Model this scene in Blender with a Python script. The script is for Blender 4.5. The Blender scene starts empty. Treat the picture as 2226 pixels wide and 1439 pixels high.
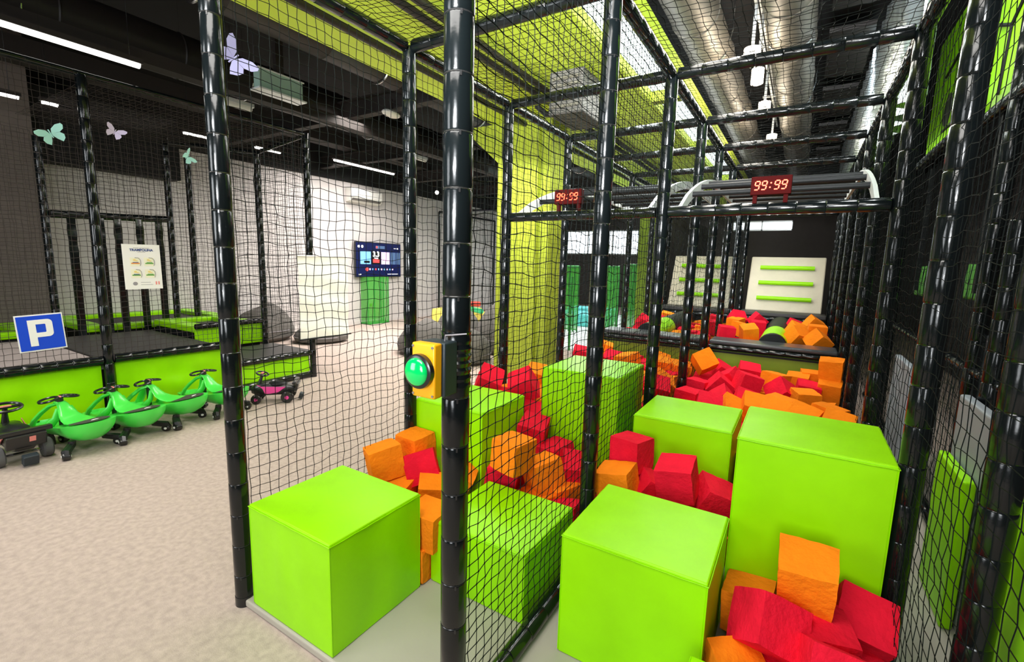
import bpy, math, random
from math import pi, sin, cos, radians as RAD
from mathutils import Vector, Matrix, Euler
random.seed(11)
scene = bpy.context.scene
C = scene.collection
# ------------------------------------------------------------------ camera
W_, H_ = 2226.0, 1439.0
F_PX = 1011.33; YAW = -0.5501; PITCH = 0.1426; ROLL = 0.0273; CAM_Z = 1.7537
fwd = Vector((sin(YAW)*cos(PITCH), cos(YAW)*cos(PITCH), -sin(PITCH)))
rgt0 = Vector((cos(YAW), -sin(YAW), 0)); up0 = rgt0.cross(fwd)
rgt = cos(ROLL)*rgt0 + sin(ROLL)*up0
upv = -sin(ROLL)*rgt0 + cos(ROLL)*up0
cam_data = bpy.data.cameras.new('camera'); cam = bpy.data.objects.new('camera', cam_data); C.objects.link(cam)
cam_data.sensor_width = 36.0; cam_data.lens = F_PX/W_*36.0; cam_data.clip_start = 0.03; cam_data.clip_end = 100
Mx = Matrix(((rgt.x, upv.x, -fwd.x, 0), (rgt.y, upv.y, -fwd.y, 0), (rgt.z, upv.z, -fwd.z, CAM_Z), (0, 0, 0, 1)))
cam.matrix_world = Mx
scene.camera = cam
# ------------------------------------------------------------------ world, view, large lights
scene.view_settings.view_transform = 'Standard'; scene.view_settings.look = 'None'
scene.view_settings.exposure = 0.0; scene.view_settings.gamma = 1.0
scene.view_settings.use_curve_mapping = False
world = bpy.data.worlds.new('world'); scene.world = world; world.use_nodes = True
bg = world.node_tree.nodes['Background']; bg.inputs[0].default_value = (0.88, 0.94, 1.0, 1); bg.inputs[1].default_value = 0.35
def area(name, loc, target, sx, sy, power, col=(1, 1, 1), spread=180):
    l = bpy.data.lights.new(name, 'AREA'); l.shape = 'RECTANGLE'; l.size = sx; l.size_y = sy; l.energy = power; l.color = col; l.spread = RAD(spread)
    o = bpy.data.objects.new(name, l); C.objects.link(o); o.location = loc
    d = Vector(target) - Vector(loc); o.rotation_euler = d.to_track_quat('-Z', 'Y').to_euler()
    return o
# daylight through the glazing of the entrance front behind the camera
area('window_light_left', (-4.8, -3.6, 2.3), (-3.4, 3.0, 1.0), 2.4, 2.8, 170, (0.93, 0.97, 1.0))
area('window_light_right', (0.2, -3.6, 2.4), (-0.9, 3.0, 0.6), 1.6, 2.6, 150, (0.93, 0.97, 1.0))
# ceiling lamps of the hall, plus unseen fill lights added for brightness
area('ceiling_lamp_light', (-4.6, 0.8, 3.6), (-4.5, 0.8, 0), 0.5, 3.0, 45, (1.0, 0.94, 0.88), 130)
area('ceiling_lamp_light', (-4.5, 5.2, 3.6), (-5.2, 5.2, 0), 0.5, 4.0, 130, (1.0, 0.94, 0.88), 160)  # added fill, no lamp here: brightens the hanging sheet and middle floor
area('window_light_high', (0.0, -3.9, 2.6), (-2.0, 6.0, 3.9), 1.6, 1.0, 150, (0.95, 0.98, 1.0), 38)  # unseen narrow light added to brighten the green soffit, not a window
area('ceiling_lamp_light', (-7.6, 7.6, 3.66), (-8.2, 7.6, 0), 2.6, 4.5, 300, (1.0, 0.94, 0.90), 150)
area('ceiling_lamp_light', (-7.4, 1.6, 3.6), (-7.4, 1.6, 0), 0.8, 3.0, 14, (1.0, 0.93, 0.86), 140)
area('ceiling_lamp_light', (-0.9, 0.3, 3.6), (-0.9, 2.2, 0), 1.8, 1.4, 95, (1.0, 0.97, 0.92))
area('ceiling_lamp_light', (-0.7, 5.2, 3.6), (-0.7, 5.2, 0), 0.3, 4.4, 75, (1.0, 0.95, 0.86))
area('ceiling_lamp_light', (-4.8, 13.0, 3.8), (-4.8, 13.0, 0), 3.0, 5.0, 480, (0.97, 1.0, 1.0))
area('ceiling_lamp_light', (-0.05, 8.0, 4.05), (0.55, 8.0, 3.6), 0.2, 7.0, 60, (0.92, 0.98, 1.0))  # added light without a fixture, aimed at the corrugated cladding
area('ceiling_lamp_light', (0.55, 3.6, 4.3), (1.0, 4.9, 3.1), 0.3, 1.2, 60, (0.95, 1.0, 1.0))  # added light without a fixture, lifts the dim lime banner
area('skylight', (-1.62, 6.0, 3.76), (-1.62, 6.0, 0), 0.3, 5.0, 110, (0.9, 0.97, 1.0))

# ------------------------------------------------------------------ materials
MATS = {}
def mat(name, col, rough=0.5, metal=0.0, bump=0.0, bscale=40.0, var=0.0, vscale=6.0, emit=None, estr=0.0, coat=0.0, spec=0.5, trans=0.0, alpha=1.0, stretch=None):
    m = bpy.data.materials.new(name); m.use_nodes = True; nt = m.node_tree; b = nt.nodes['Principled BSDF']
    b.inputs['Base Color'].default_value = (*col, 1); b.inputs['Roughness'].default_value = rough; b.inputs['Metallic'].default_value = metal
    b.inputs['Specular IOR Level'].default_value = spec; b.inputs['Coat Weight'].default_value = coat; b.inputs['Coat Roughness'].default_value = 0.12
    b.inputs['Transmission Weight'].default_value = trans; b.inputs['Alpha'].default_value = alpha
    tc = nt.nodes.new('ShaderNodeTexCoord'); mp = nt.nodes.new('ShaderNodeMapping'); nt.links.new(tc.outputs['Object'], mp.inputs[0])
    if stretch: mp.inputs['Scale'].default_value = stretch
    if emit:
        b.inputs['Emission Color'].default_value = (*emit, 1); b.inputs['Emission Strength'].default_value = estr
    if var > 0:
        n = nt.nodes.new('ShaderNodeTexNoise'); n.inputs['Scale'].default_value = vscale; n.inputs['Detail'].default_value = 6
        nt.links.new(mp.outputs[0], n.inputs[0])
        r = nt.nodes.new('ShaderNodeMapRange'); r.inputs[1].default_value = 0.3; r.inputs[2].default_value = 0.7
        r.inputs[3].default_value = 1-var; r.inputs[4].default_value = 1+var; nt.links.new(n.outputs[0], r.inputs[0])
        mx = nt.nodes.new('ShaderNodeMix'); mx.data_type = 'RGBA'; mx.blend_type = 'MULTIPLY'; mx.inputs[0].default_value = 1
        mx.inputs[6].default_value = (*col, 1); nt.links.new(r.outputs[0], mx.inputs[7]); nt.links.new(mx.outputs[2], b.inputs['Base Color'])
    if bump > 0:
        n2 = nt.nodes.new('ShaderNodeTexNoise'); n2.inputs['Scale'].default_value = bscale; n2.inputs['Detail'].default_value = 4
        nt.links.new(mp.outputs[0], n2.inputs[0])
        bp = nt.nodes.new('ShaderNodeBump'); bp.inputs['Strength'].default_value = bump; bp.inputs['Distance'].default_value = 0.02
        nt.links.new(n2.outputs[0], bp.inputs['Height']); nt.links.new(bp.outputs[0], b.inputs['Normal'])
    MATS[name] = m; return m
LIME = (0.31, 0.76, 0.0)
mat('black_vinyl', (0.004, 0.006, 0.0065), 0.17, bump=0.12, bscale=9)
mat('black_pad', (0.010, 0.011, 0.012), 0.5, bump=0.15, bscale=30, spec=0.2)
mat('black_plastic', (0.012, 0.012, 0.013), 0.3)
mat('tie_plastic', (0.02, 0.02, 0.02), 0.25)
mat('lime_vinyl', LIME, 0.36, bump=0.12, bscale=7, var=0.05, vscale=5, spec=0.22)
mat('lime_vinyl_wavy', LIME, 0.35, bump=0.9, bscale=2.2, var=0.05, vscale=3, spec=0.4, stretch=(1, 0.8, 2.2))
mat('lime_paint', (0.35, 0.42, 0.022), 0.6, var=0.04, vscale=3)
mat('lime_soffit', (0.66, 0.85, 0.06), 0.6, var=0.04, vscale=3)  # lime made paler, strong light on the soffit put into its colour
mat('olive_pad', (0.22, 0.33, 0.008), 0.55, var=0.08, vscale=4)
mat('foam_orange', (0.95, 0.235, 0.008), 0.9, bump=0.35, bscale=45, var=0.08, vscale=9, spec=0.1)
mat('foam_red', (0.78, 0.010, 0.034), 0.9, bump=0.35, bscale=45, var=0.10, vscale=9, spec=0.1)
mat('net_cord', (0.003, 0.005, 0.0045), 0.8, spec=0.15)
mat('net_cord_brown', (0.05, 0.042, 0.038), 0.8, spec=0.2)
mat('carpet', (0.46, 0.375, 0.325), 0.95, bump=0.2, bscale=160, var=0.13, vscale=28, spec=0.05)
mat('grey_mat', (0.42, 0.385, 0.32), 0.6, bump=0.05, bscale=6, var=0.06, vscale=3)
mat('wall_grey', (0.56, 0.525, 0.51), 0.9, var=0.02)
mat('wall_dark', (0.050, 0.042, 0.038), 0.9, var=0.05)
mat('column_brown', (0.16, 0.13, 0.115), 0.8, var=0.05)
mat('ceiling_black', (0.005, 0.0045, 0.0045), 0.9, var=0.1)
mat('beam_brown', (0.018, 0.013, 0.011), 0.75, var=0.1)
mat('duct_black', (0.018, 0.014, 0.012), 0.5, var=0.1)
mat('galvanised', (0.20, 0.18, 0.15), 0.5, metal=0.55, var=0.12, vscale=5)
mat('foil', (0.62, 0.72, 0.78), 0.3, metal=0.8, bump=0.5, bscale=16)
mat('lamp_warm', (1, 1, 1), 0.5, emit=(1.0, 0.86, 0.66), estr=9.0)
mat('lamp_white', (1, 1, 1), 0.5, emit=(1.0, 0.97, 0.90), estr=5.0)
mat('daylight_pane', (0.8, 0.9, 1.0), 0.3, emit=(0.86, 0.95, 1.0), estr=3.0)
mat('white_plastic', (0.78, 0.77, 0.72), 0.4)
mat('white_metal', (0.75, 0.78, 0.78), 0.3, metal=0.2)
mat('paper_white', (0.85, 0.83, 0.80), 0.6)
mat('sheet_white', (0.90, 0.90, 0.82), 0.7, bump=0.5, bscale=3, stretch=(1, 1, 3))
mat('sign_blue', (0.004, 0.06, 0.62), 0.4)
mat('navy_ink', (0.03, 0.06, 0.25), 0.6)
mat('grey_ink', (0.30, 0.28, 0.30), 0.7)
mat('yellow_print', (0.80, 0.62, 0.22), 0.7)
mat('green_print', (0.10, 0.32, 0.05), 0.7)
mat('orange_print', (0.75, 0.25, 0.04), 0.7)
mat('red_print', (0.7, 0.06, 0.05), 0.6)
mat('pale_print', (0.85, 0.82, 0.62), 0.7)
mat('box_yellow', (0.95, 0.42, 0.003), 0.35)
mat('box_grey', (0.018, 0.028, 0.035), 0.45)
mat('button_green', (0.0, 0.50, 0.10), 0.12, emit=(0.0, 0.6, 0.12), estr=0.25, coat=0.6)
mat('chrome', (0.6, 0.6, 0.6), 0.2, metal=1.0)
mat('timer_case', (0.05, 0.002, 0.002), 0.8, spec=0.1)
mat('timer_led', (0.9, 0.05, 0.01), 0.5, emit=(1.0, 0.07, 0.03), estr=7.0)
mat('car_green', (0.07, 0.72, 0.07), 0.3, coat=0.2)
mat('car_black', (0.012, 0.012, 0.012), 0.28, coat=0.2)
mat('car_seat', (0.05, 0.05, 0.035), 0.7)
mat('tyre_grey', (0.10, 0.10, 0.10), 0.7)
mat('pink_plastic', (0.85, 0.06, 0.33), 0.35)
mat('salmon_plastic', (0.80, 0.25, 0.22), 0.5)
mat('bean_grey', (0.12, 0.11, 0.10), 0.85, bump=0.3, bscale=8)
mat('beige_pad', (0.64, 0.58, 0.44), 0.6, bump=0.4, bscale=5, var=0.04)
mat('deck_black', (0.045, 0.042, 0.040), 0.5, bump=0.1, bscale=60)
mat('deck_pink', (0.42, 0.36, 0.34), 0.8, var=0.06)
mat('ledge_pad', (0.05, 0.055, 0.06), 0.28, bump=0.1, bscale=6)
mat('tramp_bed', (0.035, 0.030, 0.028), 0.8)
mat('screen_navy', (0.005, 0.008, 0.05), 0.2, emit=(0.01, 0.015, 0.07), estr=0.5)
mat('screen_blue', (0.1, 0.3, 0.7), 0.3, emit=(0.25, 0.6, 1.0), estr=1.0)
mat('screen_white', (0.9, 0.9, 0.9), 0.3, emit=(1, 1, 1), estr=1.0)
mat('screen_red', (0.7, 0.05, 0.05), 0.3, emit=(0.9, 0.08, 0.08), estr=0.8)
mat('screen_pink', (0.8, 0.5, 0.8), 0.3, emit=(0.9, 0.6, 0.95), estr=0.9)
mat('screen_slate', (0.05, 0.1, 0.2), 0.3, emit=(0.08, 0.13, 0.25), estr=0.7)
mat('screen_black', (0.002, 0.002, 0.002), 0.3)
mat('green_sheet', (0.10, 0.50, 0.07), 0.15, alpha=0.5)
mat('green_frame', (0.02, 0.26, 0.03), 0.35)
mat('green_dark_pad', (0.05, 0.28, 0.01), 0.5, bump=0.3, bscale=6)
mat('mat_white', (0.72, 0.78, 0.78), 0.5)
mat('mat_teal', (0.10, 0.55, 0.55), 0.5)
mat('toy_yellow', (0.9, 0.75, 0.15), 0.5)
mat('toy_red', (0.75, 0.06, 0.04), 0.5)
mat('toy_green', (0.02, 0.5, 0.2), 0.5)
mat('toy_blue', (0.03, 0.2, 0.7), 0.5)
mat('paper_mint', (0.45, 0.85, 0.80), 0.6)
mat('paper_lilac', (0.72, 0.62, 0.85), 0.6)
mat('paper_lavender', (0.42, 0.40, 0.72), 0.6)
mat('vent_green', (0.30, 0.45, 0.38), 0.5)
mat('white_pad_grey', (0.30, 0.33, 0.36), 0.5)

# ------------------------------------------------------------------ mesh helpers
class MB:
    def __init__(s): s.v = []; s.f = []; s.m = []
    def add(s, vs, fs, mi=0):
        o = len(s.v); s.v += [tuple(v) for v in vs]; s.f += [tuple(i+o for i in f) for f in fs]; s.m += [mi]*len(fs)
        return s
    def box(s, c, d, rot=None, mi=0):
        hx, hy, hz = d[0]/2, d[1]/2, d[2]/2
        vs = [Vector((x, y, z)) for z in (-hz, hz) for y in (-hy, hy) for x in (-hx, hx)]
        if rot is not None: vs = [rot @ v for v in vs]
        c = Vector(c); vs = [v+c for v in vs]
        return s.add(vs, [(0, 2, 3, 1), (4, 5, 7, 6), (0, 1, 5, 4), (2, 6, 7, 3), (0, 4, 6, 2), (1, 3, 7, 5)], mi)
    def bb(s, x0, x1, y0, y1, z0, z1, mi=0):
        return s.box(((x0+x1)/2, (y0+y1)/2, (z0+z1)/2), (x1-x0, y1-y0, z1-z0), None, mi)
    def tube(s, path, r, n=10, cap=True, closed=False, mi=0, flat=1.0):
        path = [Vector(p) for p in path]; k = len(path)
        rs = r if isinstance(r, (list, tuple)) else [r]*k
        prev = None; rings = []
        for i, p in enumerate(path):
            if closed: t = path[(i+1) % k]-path[(i-1) % k]
            else: t = path[min(i+1, k-1)]-path[max(i-1, 0)]
            t.normalize()
            if prev is None:
                a = Vector((0, 0, 1)) if abs(t.z) < 0.9 else Vector((1, 0, 0))
                n1 = t.cross(a).normalized()
            else:
                n1 = (prev-t*prev.dot(t)).normalized()
            prev = n1; n2 = t.cross(n1)
            rings.append([p+(n1*cos(2*pi*j/n)+n2*sin(2*pi*j/n)*flat)*rs[i] for j in range(n)])
        vs = [v for rg in rings for v in rg]; fs = []
        m = k if closed else k-1
        for i in range(m):
            a = i*n; b = ((i+1) % k)*n
            for j in range(n): fs.append((a+j, a+(j+1) % n, b+(j+1) % n, b+j))
        if cap and not closed:
            fs.append(tuple(range(n))[::-1]); fs.append(tuple((k-1)*n+j for j in range(n)))
        return s.add(vs, fs, mi)
    def loft(s, rings, cap=True, mi=0):
        n = len(rings[0]); vs = [v for r in rings for v in r]; fs = []
        for i in range(len(rings)-1):
            for j in range(n): fs.append((i*n+j, i*n+(j+1) % n, (i+1)*n+(j+1) % n, (i+1)*n+j))
        if cap: fs.append(tuple(range(n))[::-1]); fs.append(tuple((len(rings)-1)*n+j for j in range(n)))
        return s.add(vs, fs, mi)
    def poly_prism(s, pts, off, mi=0):
        n = len(pts); off = Vector(off); a = [Vector(p) for p in pts]; b = [p+off for p in a]
        return s.add(a+b, [tuple(range(n))[::-1], tuple(n+i for i in range(n))]+[(i, (i+1) % n, n+(i+1) % n, n+i) for i in range(n)], mi)
    def sphere(s, c, r, nu=16, nv=10, sc=(1, 1, 1), mi=0, rot=None):
        vs = []; fs = []; c = Vector(c)
        for i in range(nv+1):
            t = pi*i/nv
            for j in range(nu):
                p = 2*pi*j/nu; q = Vector((r*sc[0]*sin(t)*cos(p), r*sc[1]*sin(t)*sin(p), r*sc[2]*cos(t)))
                if rot is not None: q = rot @ q
                vs.append(c+q)
        for i in range(nv):
            for j in range(nu): fs.append((i*nu+j, (i+1)*nu+j, (i+1)*nu+(j+1) % nu, i*nu+(j+1) % nu))
        return s.add(vs, fs, mi)
    def build(s, name, mats, parent=None, smooth=False, loc=None, bevel=0, fix=True):
        me = bpy.data.meshes.new(name); me.from_pydata(s.v, [], s.f)
        ml = mats if isinstance(mats, (list, tuple)) else [mats]
        for m in ml: me.materials.append(MATS[m])
        if len(ml) > 1:
            for p, i in zip(me.polygons, s.m): p.material_index = i
        if smooth:
            me.polygons.foreach_set('use_smooth', [True]*len(me.polygons))
        me.update()
        o = bpy.data.objects.new(name, me); C.objects.link(o)
        if parent is not None: o.parent = parent
        if loc is not None: o.location = loc
        if bevel:
            b = o.modifiers.new('bevel', 'BEVEL'); b.width = bevel; b.segments = 3; b.limit_method = 'ANGLE'; b.angle_limit = RAD(40)
            b.harden_normals = False
        if smooth:
            try: me.set_sharp_from_angle(angle=RAD(38))
            except Exception: pass
        return o
def tag(o, label=None, cat=None, group=None, kind=None):
    if label: o['label'] = label
    if cat: o['category'] = cat
    if group: o['group'] = group
    if kind: o['kind'] = kind
    return o
def empty(name, label, cat, loc=(0, 0, 0), rz=0.0, group=None):
    o = bpy.data.objects.new(name, None); C.objects.link(o); o.location = loc; o.rotation_euler = (0, 0, rz); o.empty_display_size = 0.1
    tag(o, label, cat, group); return o
def copy_tree(o, parent=None):
    c = o.copy(); C.objects.link(c)
    if parent is not None: c.parent = parent
    for ch in list(o.children): copy_tree(ch, c)
    return c
def struct(name, mb, m, **k): return tag(mb.build(name, m, **k), kind='structure')
def text_mesh(name, body, size, mname, parent, matrix, extrude=0.0006, bold=0.0, xs=1.0, align='CENTER'):
    cu = bpy.data.curves.new(name, 'FONT'); cu.body = body; cu.size = size; cu.extrude = extrude; cu.offset = bold
    cu.align_x = align; cu.align_y = 'CENTER'; cu.resolution_u = 3
    t = bpy.data.objects.new(name, cu); C.objects.link(t)
    dg = bpy.context.evaluated_depsgraph_get(); me = bpy.data.meshes.new_from_object(t.evaluated_get(dg))
    bpy.data.objects.remove(t); me.materials.clear(); me.materials.append(MATS[mname])
    me.transform(matrix @ Matrix.Diagonal((xs, 1, 1, 1)))
    o = bpy.data.objects.new(name, me); C.objects.link(o); o.parent = parent
    return o
FX = Matrix(((0, 0, 1, 0), (1, 0, 0, 0), (0, 1, 0, 0), (0, 0, 0, 1)))     # faces +X, text runs along +Y
FY = Matrix(((1, 0, 0, 0), (0, 0, -1, 0), (0, 1, 0, 0), (0, 0, 0, 1)))    # faces -Y, text runs along +X

# padded tube with cable-tied sleeve segments, between two points
def sleeve(mb, a, b, r=0.045, seg=0.165, n=20, ph=0.0):
    a = Vector(a); b = Vector(b); L = (b-a).length; t = (b-a)/L; k = max(1, round(L/seg)); path = []; rs = []
    for i in range(k):
        s0 = L*i/k; s1 = L*(i+1)/k; g = 0.007
        rr = r*(1+0.012*sin(i*2.3+ph))
        if i == 0: path += [a]; rs += [r*0.95]
        path += [a+t*(s0+g*0.3), a+t*(s0+g), a+t*((s0+s1)/2), a+t*(s1-g), a+t*(s1-g*0.3), a+t*s1]
        rs += [r*0.955, rr*0.99, rr, rr*0.99, r*0.955, r*0.93]
    mb.tube(path, rs, n)
    return [L*(i+1)/k for i in range(k-1)], t
def tie_mesh(r):
    mb = MB(); mb.tube([(r*cos(q), r*sin(q), 0) for q in [2*pi*i/20 for i in range(20)]], 0.0022, 5, closed=True)
    mb.box((r*0.72, -r*0.72, -0.006), (0.006, 0.006, 0.014), Matrix.Rotation(-pi/4, 3, 'Z'))
    return mb
def post(x, y, z0, z1, label, r=0.045, ties=False, group='black padded posts of the obstacle cage', n=20, seg=0.165, base=True):
    p = empty('padded_post', label, 'post', (x, y, z0), 0, group)
    mb = MB(); ss, t = sleeve(mb, (0, 0, 0), (0, 0, z1-z0), r, seg, n, x*3+y)
    mb.build('foam_sleeve', 'black_vinyl', p, smooth=True)
    if ties:
        proto = None
        for s_ in ss:
            if proto is None:
                proto = tie_mesh(r*0.95).build('cable_tie', 'tie_plastic', p, smooth=True, loc=(0, 0, s_))
            else:
                c = proto.copy(); C.objects.link(c); c.parent = p; c.location = (0, 0, s_)
    if base:
        f = MB(); f.tube([(0, 0, 0), (0, 0, 0.05)], r*1.04, n); f.build('base_collar', 'black_plastic', p, smooth=True)
    return p
def rail(a, b, label, r=0.04, group='black padded rails of the obstacle cage', seg=0.165, n=14):
    a = Vector(a); b = Vector(b); mb = MB(); sleeve(mb, (0, 0, 0), b-a, r, seg, n, a.y)
    o = mb.build('padded_rail', 'black_vinyl', None, smooth=True, loc=a)
    return tag(o, label, 'rail', group)
def net(origin, u, v, lu, lv, label, cell=0.05, r=0.0019, m='net_cord', sag=0.0, group='safety nets of the obstacle cage', jit=0.004, knots=False, cut=None, seed=0, shear=0.0):
    rnd = random.Random(seed*77+3); origin = Vector(origin); u = Vector(u); v = Vector(v); w = u.cross(v).normalized()
    nu = max(1, int(round(lu/cell))); nv = max(1, int(round(lv/cell)))
    P = {}
    for i in range(nu+1):
        for j in range(nv+1):
            a = lu*i/nu; b = lv*j/nv; e = sin(pi*i/nu); e2 = sin(pi*j/nv)
            s = -sag*e*e2
            ph = 0.008*sin(j*0.9+i*0.35+seed)+0.006*sin(i*1.3-j*0.4)
            P[i, j] = u*(a+rnd.uniform(-jit, jit)+ph*0.5*e)+v*(b+rnd.uniform(-jit, jit)+ph*e2)+w*(rnd.uniform(-jit, jit)+s+0.012*sin(a*3+b*2+seed)*e*e2)
    mb = MB()
    def strand(pts):
        pts2 = [pts[0]]
        for q in range(1, len(pts)): pts2.append(pts[q])
        mb.tube(pts2, r, 3, cap=False)
    for i in range(nu+1): strand([P[i, j] for j in range(nv+1)])
    for j in range(nv+1): strand([P[i, j] for i in range(nu+1)])
    if knots:
        k = r*2.1
        for p in P.values():
            mb.add([p+Vector(d)*k for d in ((1, 0, 0), (-1, 0, 0), (0, 1, 0), (0, -1, 0), (0, 0, 1), (0, 0, -1))],
                   [(0, 2, 4), (2, 1, 4), (1, 3, 4), (3, 0, 4), (2, 0, 5), (1, 2, 5), (3, 1, 5), (0, 3, 5)])
    o = mb.build('safety_net', m, None, smooth=False, loc=origin)
    return tag(o, label, 'net', group)
# ================================================================== ROOM
m = MB(); m.bb(-10.4, 3.2, -4.0, 20.2, -0.1, 0.0); struct('floor', m, 'carpet')
m = MB(); m.bb(-10.4, 3.2, -4.0, 20.2, 4.9, 5.0); struct('ceiling', m, 'ceiling_black')
m = MB(); m.bb(-10.42, -10.3, -4.0, 20.2, 0.0, 3.75); struct('wall_left', m, 'wall_grey')
m = MB(); m.bb(-10.42, -10.28, -4.0, 20.2, 3.75, 4.9); struct('trim_1', m, 'ceiling_black')
m = MB(); m.bb(-10.4, 3.2, -4.1, -4.0, 0, 4.9); struct('wall_front', m, 'wall_dark')
m = MB(); m.bb(3.05, 3.2, -4.0, 20.2, 0.0, 4.9); struct('wall_right', m, 'wall_dark')
m = MB()   # end wall with three openings
Yw0, Yw1 = 20.0, 20.2
m.bb(-10.3, 3.05, Yw0, Yw1, 0, 2.29); m.bb(-10.3, 3.05, Yw0, Yw1, 3.6, 4.9)
for x0, x1 in ((-10.3, -9.5), (-6.05, -2.42), (-0.45, 3.05)): m.bb(x0, x1, Yw0, Yw1, 2.29, 3.6)
m.bb(-9.5, -6.05, Yw0, Yw1, 3.34, 3.6); m.bb(-2.42, -0.45, Yw0, Yw1, 2.29, 3.24)
struct('wall_back', m, 'wall_dark')
def window(n, x0, x1, z0, z1, nb):
    m = MB(); t = 0.05
    m.bb(x0, x1, 19.97, 20.05, z0, z0+t); m.bb(x0, x1, 19.97, 20.05, z1-t, z1)
    for i in range(nb+1):
        x = x0+(x1-x0)*i/nb; m.bb(max(x0, x-t/2), min(x1, x+t/2), 19.97, 20.05, z0, z1)
    f = struct('window_%d' % n, m, 'white_metal')
    p = MB(); p.bb(x0+0.02, x1-0.02, 20.06, 20.08, z0+0.02, z1-0.02); p.build('pane', 'daylight_pane', f)
window(1, -9.5, -6.05, 2.29, 3.34, 3)
window(2, -2.42, -0.45, 3.24, 3.6, 2)
m = MB(); m.bb(-10.3, -10.27, 4.5, 20.0, 0.0, 0.09); struct('baseboard_left', m, 'wall_grey')
# black bulkhead box and column at far left
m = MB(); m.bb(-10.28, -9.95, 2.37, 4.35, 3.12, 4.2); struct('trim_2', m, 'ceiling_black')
m = MB(); m.bb(-10.28, -9.75, 0.2, 2.36, 0, 4.9); tag(m.build('wall_column', 'column_brown'), 'dark brown full height column against the wall, left of the trampolines', 'column')
# ceiling: steel cross beams, ducts
for i, (y, z) in enumerate(((5.2, 3.95), (7.6, 3.95), (10.0, 3.95), (12.6, 3.95), (15.5, 3.95))):
    m = MB(); m.bb(-10.25, -4.3, y-0.07, y+0.07, z-0.01, z+0.01); m.bb(-10.25, -4.3, y-0.07, y+0.07, z+0.24, z+0.26); m.bb(-10.25, -4.3, y-0.008, y+0.008, z, z+0.25)
    tag(m.build('ceiling_beam', 'beam_brown'), ('dark steel beam across the left ceiling, ' + ('nearest of five', 'second nearest of five', 'middle one of five', 'second farthest of five', 'farthest of five')[i]), 'beam', 'steel beams across the left ceiling')
def duct(x, y0, y1, z, r, matn, label, hang, cat='duct'):
    p = empty('ceiling_duct', label, cat, (x, y0, z))
    m = MB(); k = int((y1-y0)/1.1); path = []; rs = []
    for i in range(k+1):
        y = (y1-y0)*i/k
        path += [(0, y-0.012, 0), (0, y, 0), (0, y+0.012, 0)]; rs += [r, r*1.04, r]
    m.tube(path, rs, 28); m.build('duct_tube', matn, p, smooth=True)
    y = y0+0.9
    while y < y1:
        h = MB(); h.tube([((r+0.015)*sin(a), 0, (r+0.015)*-cos(a)) for a in [(-0.9+1.8*i/10) for i in range(11)]], 0.012, 6)
        for s in (-1, 1): h.tube([(s*(r+0.015)*sin(0.9), 0, -(r+0.015)*cos(0.9)), (s*(r+0.02), 0, 0.1), (s*(r+0.02), 0, 4.9-z)], 0.008, 6)
        h.build('hanger_strap', 'chrome', p, smooth=True, loc=(0, y-y0, 0)); y += 2.2
    return p
duct(-6.75, -1.5, 12.0, 4.16, 0.26, 'duct_black', 'dark round ventilation duct hung beside the long lit ceiling lamp', True)
duct(-5.0, 1.5, 14.0, 4.3, 0.22, 'duct_black', 'dark round duct running between the green soffit and the pale air grille', True)
duct(-1.22, 3.2, 17.0, 4.42, 0.24, 'galvanised', 'galvanised round duct left of the row of hanging bulbs', True)
duct(-0.36, 3.2, 17.0, 4.42, 0.24, 'galvanised', 'galvanised round duct right of the row of hanging bulbs', True)
m = MB(); m.bb(-6.44, -6.26, -1.5, 9.0, 3.80, 3.93); tag(m.build('cable_duct', 'beam_brown'), 'dark brown rectangular cable duct above the long lit ceiling lamp', 'duct')
m = MB(); m.bb(-9.3, -8.9, 0.2, 14.0, 4.24, 4.5); tag(m.build('cable_duct', 'beam_brown'), 'dark rectangular duct above the trampolines near the left wall', 'duct')
# ceiling panels over the right hall
for i in range(6):
    y = 3.0+i*2.2
    m = MB(); m.bb(0.0, 0.48, y, y+1.6, 4.72, 4.78); mm = m
    tag(m.build('ceiling_panel', 'duct_black'), 'dark ceiling panel right of the galvanised ducts, ' + ['nearest', 'second nearest', 'third nearest', 'third farthest', 'second farthest', 'farthest'][i], 'panel', 'dark ceiling panels')
# green soffit over the cage with skylight slots
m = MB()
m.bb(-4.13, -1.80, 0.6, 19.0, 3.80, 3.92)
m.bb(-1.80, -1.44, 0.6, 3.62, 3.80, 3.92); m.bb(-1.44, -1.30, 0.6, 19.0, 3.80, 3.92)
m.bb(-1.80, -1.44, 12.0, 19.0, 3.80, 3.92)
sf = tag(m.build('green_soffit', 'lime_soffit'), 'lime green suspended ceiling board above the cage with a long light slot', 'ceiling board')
m = MB(); m.bb(-1.81, -1.43, 3.62, 12.0, 3.93, 3.95); m.build('light_slot', 'daylight_pane', sf)
for i, yy in enumerate((6.1, 8.7)):
    m = MB(); m.bb(-1.80, -1.44, yy, yy+0.14, 3.80, 3.92); m.build('slot_bar', 'lime_paint', sf)
for i, (x, zz) in enumerate(((-2.68, 3.72), (-2.80, 3.70), (-3.55, 3.73))):
    m = MB(); m.tube([(x, 0.8, zz), (x, 16.0, zz)], 0.035, 10)
    tag(m.build('ceiling_pipe', 'duct_black', smooth=True), 'black pipe under the green soffit, ' + ('nearest the light slot', 'middle one', 'nearest the soffit edge')[i], 'pipe', 'pipes under the green soffit')
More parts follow.
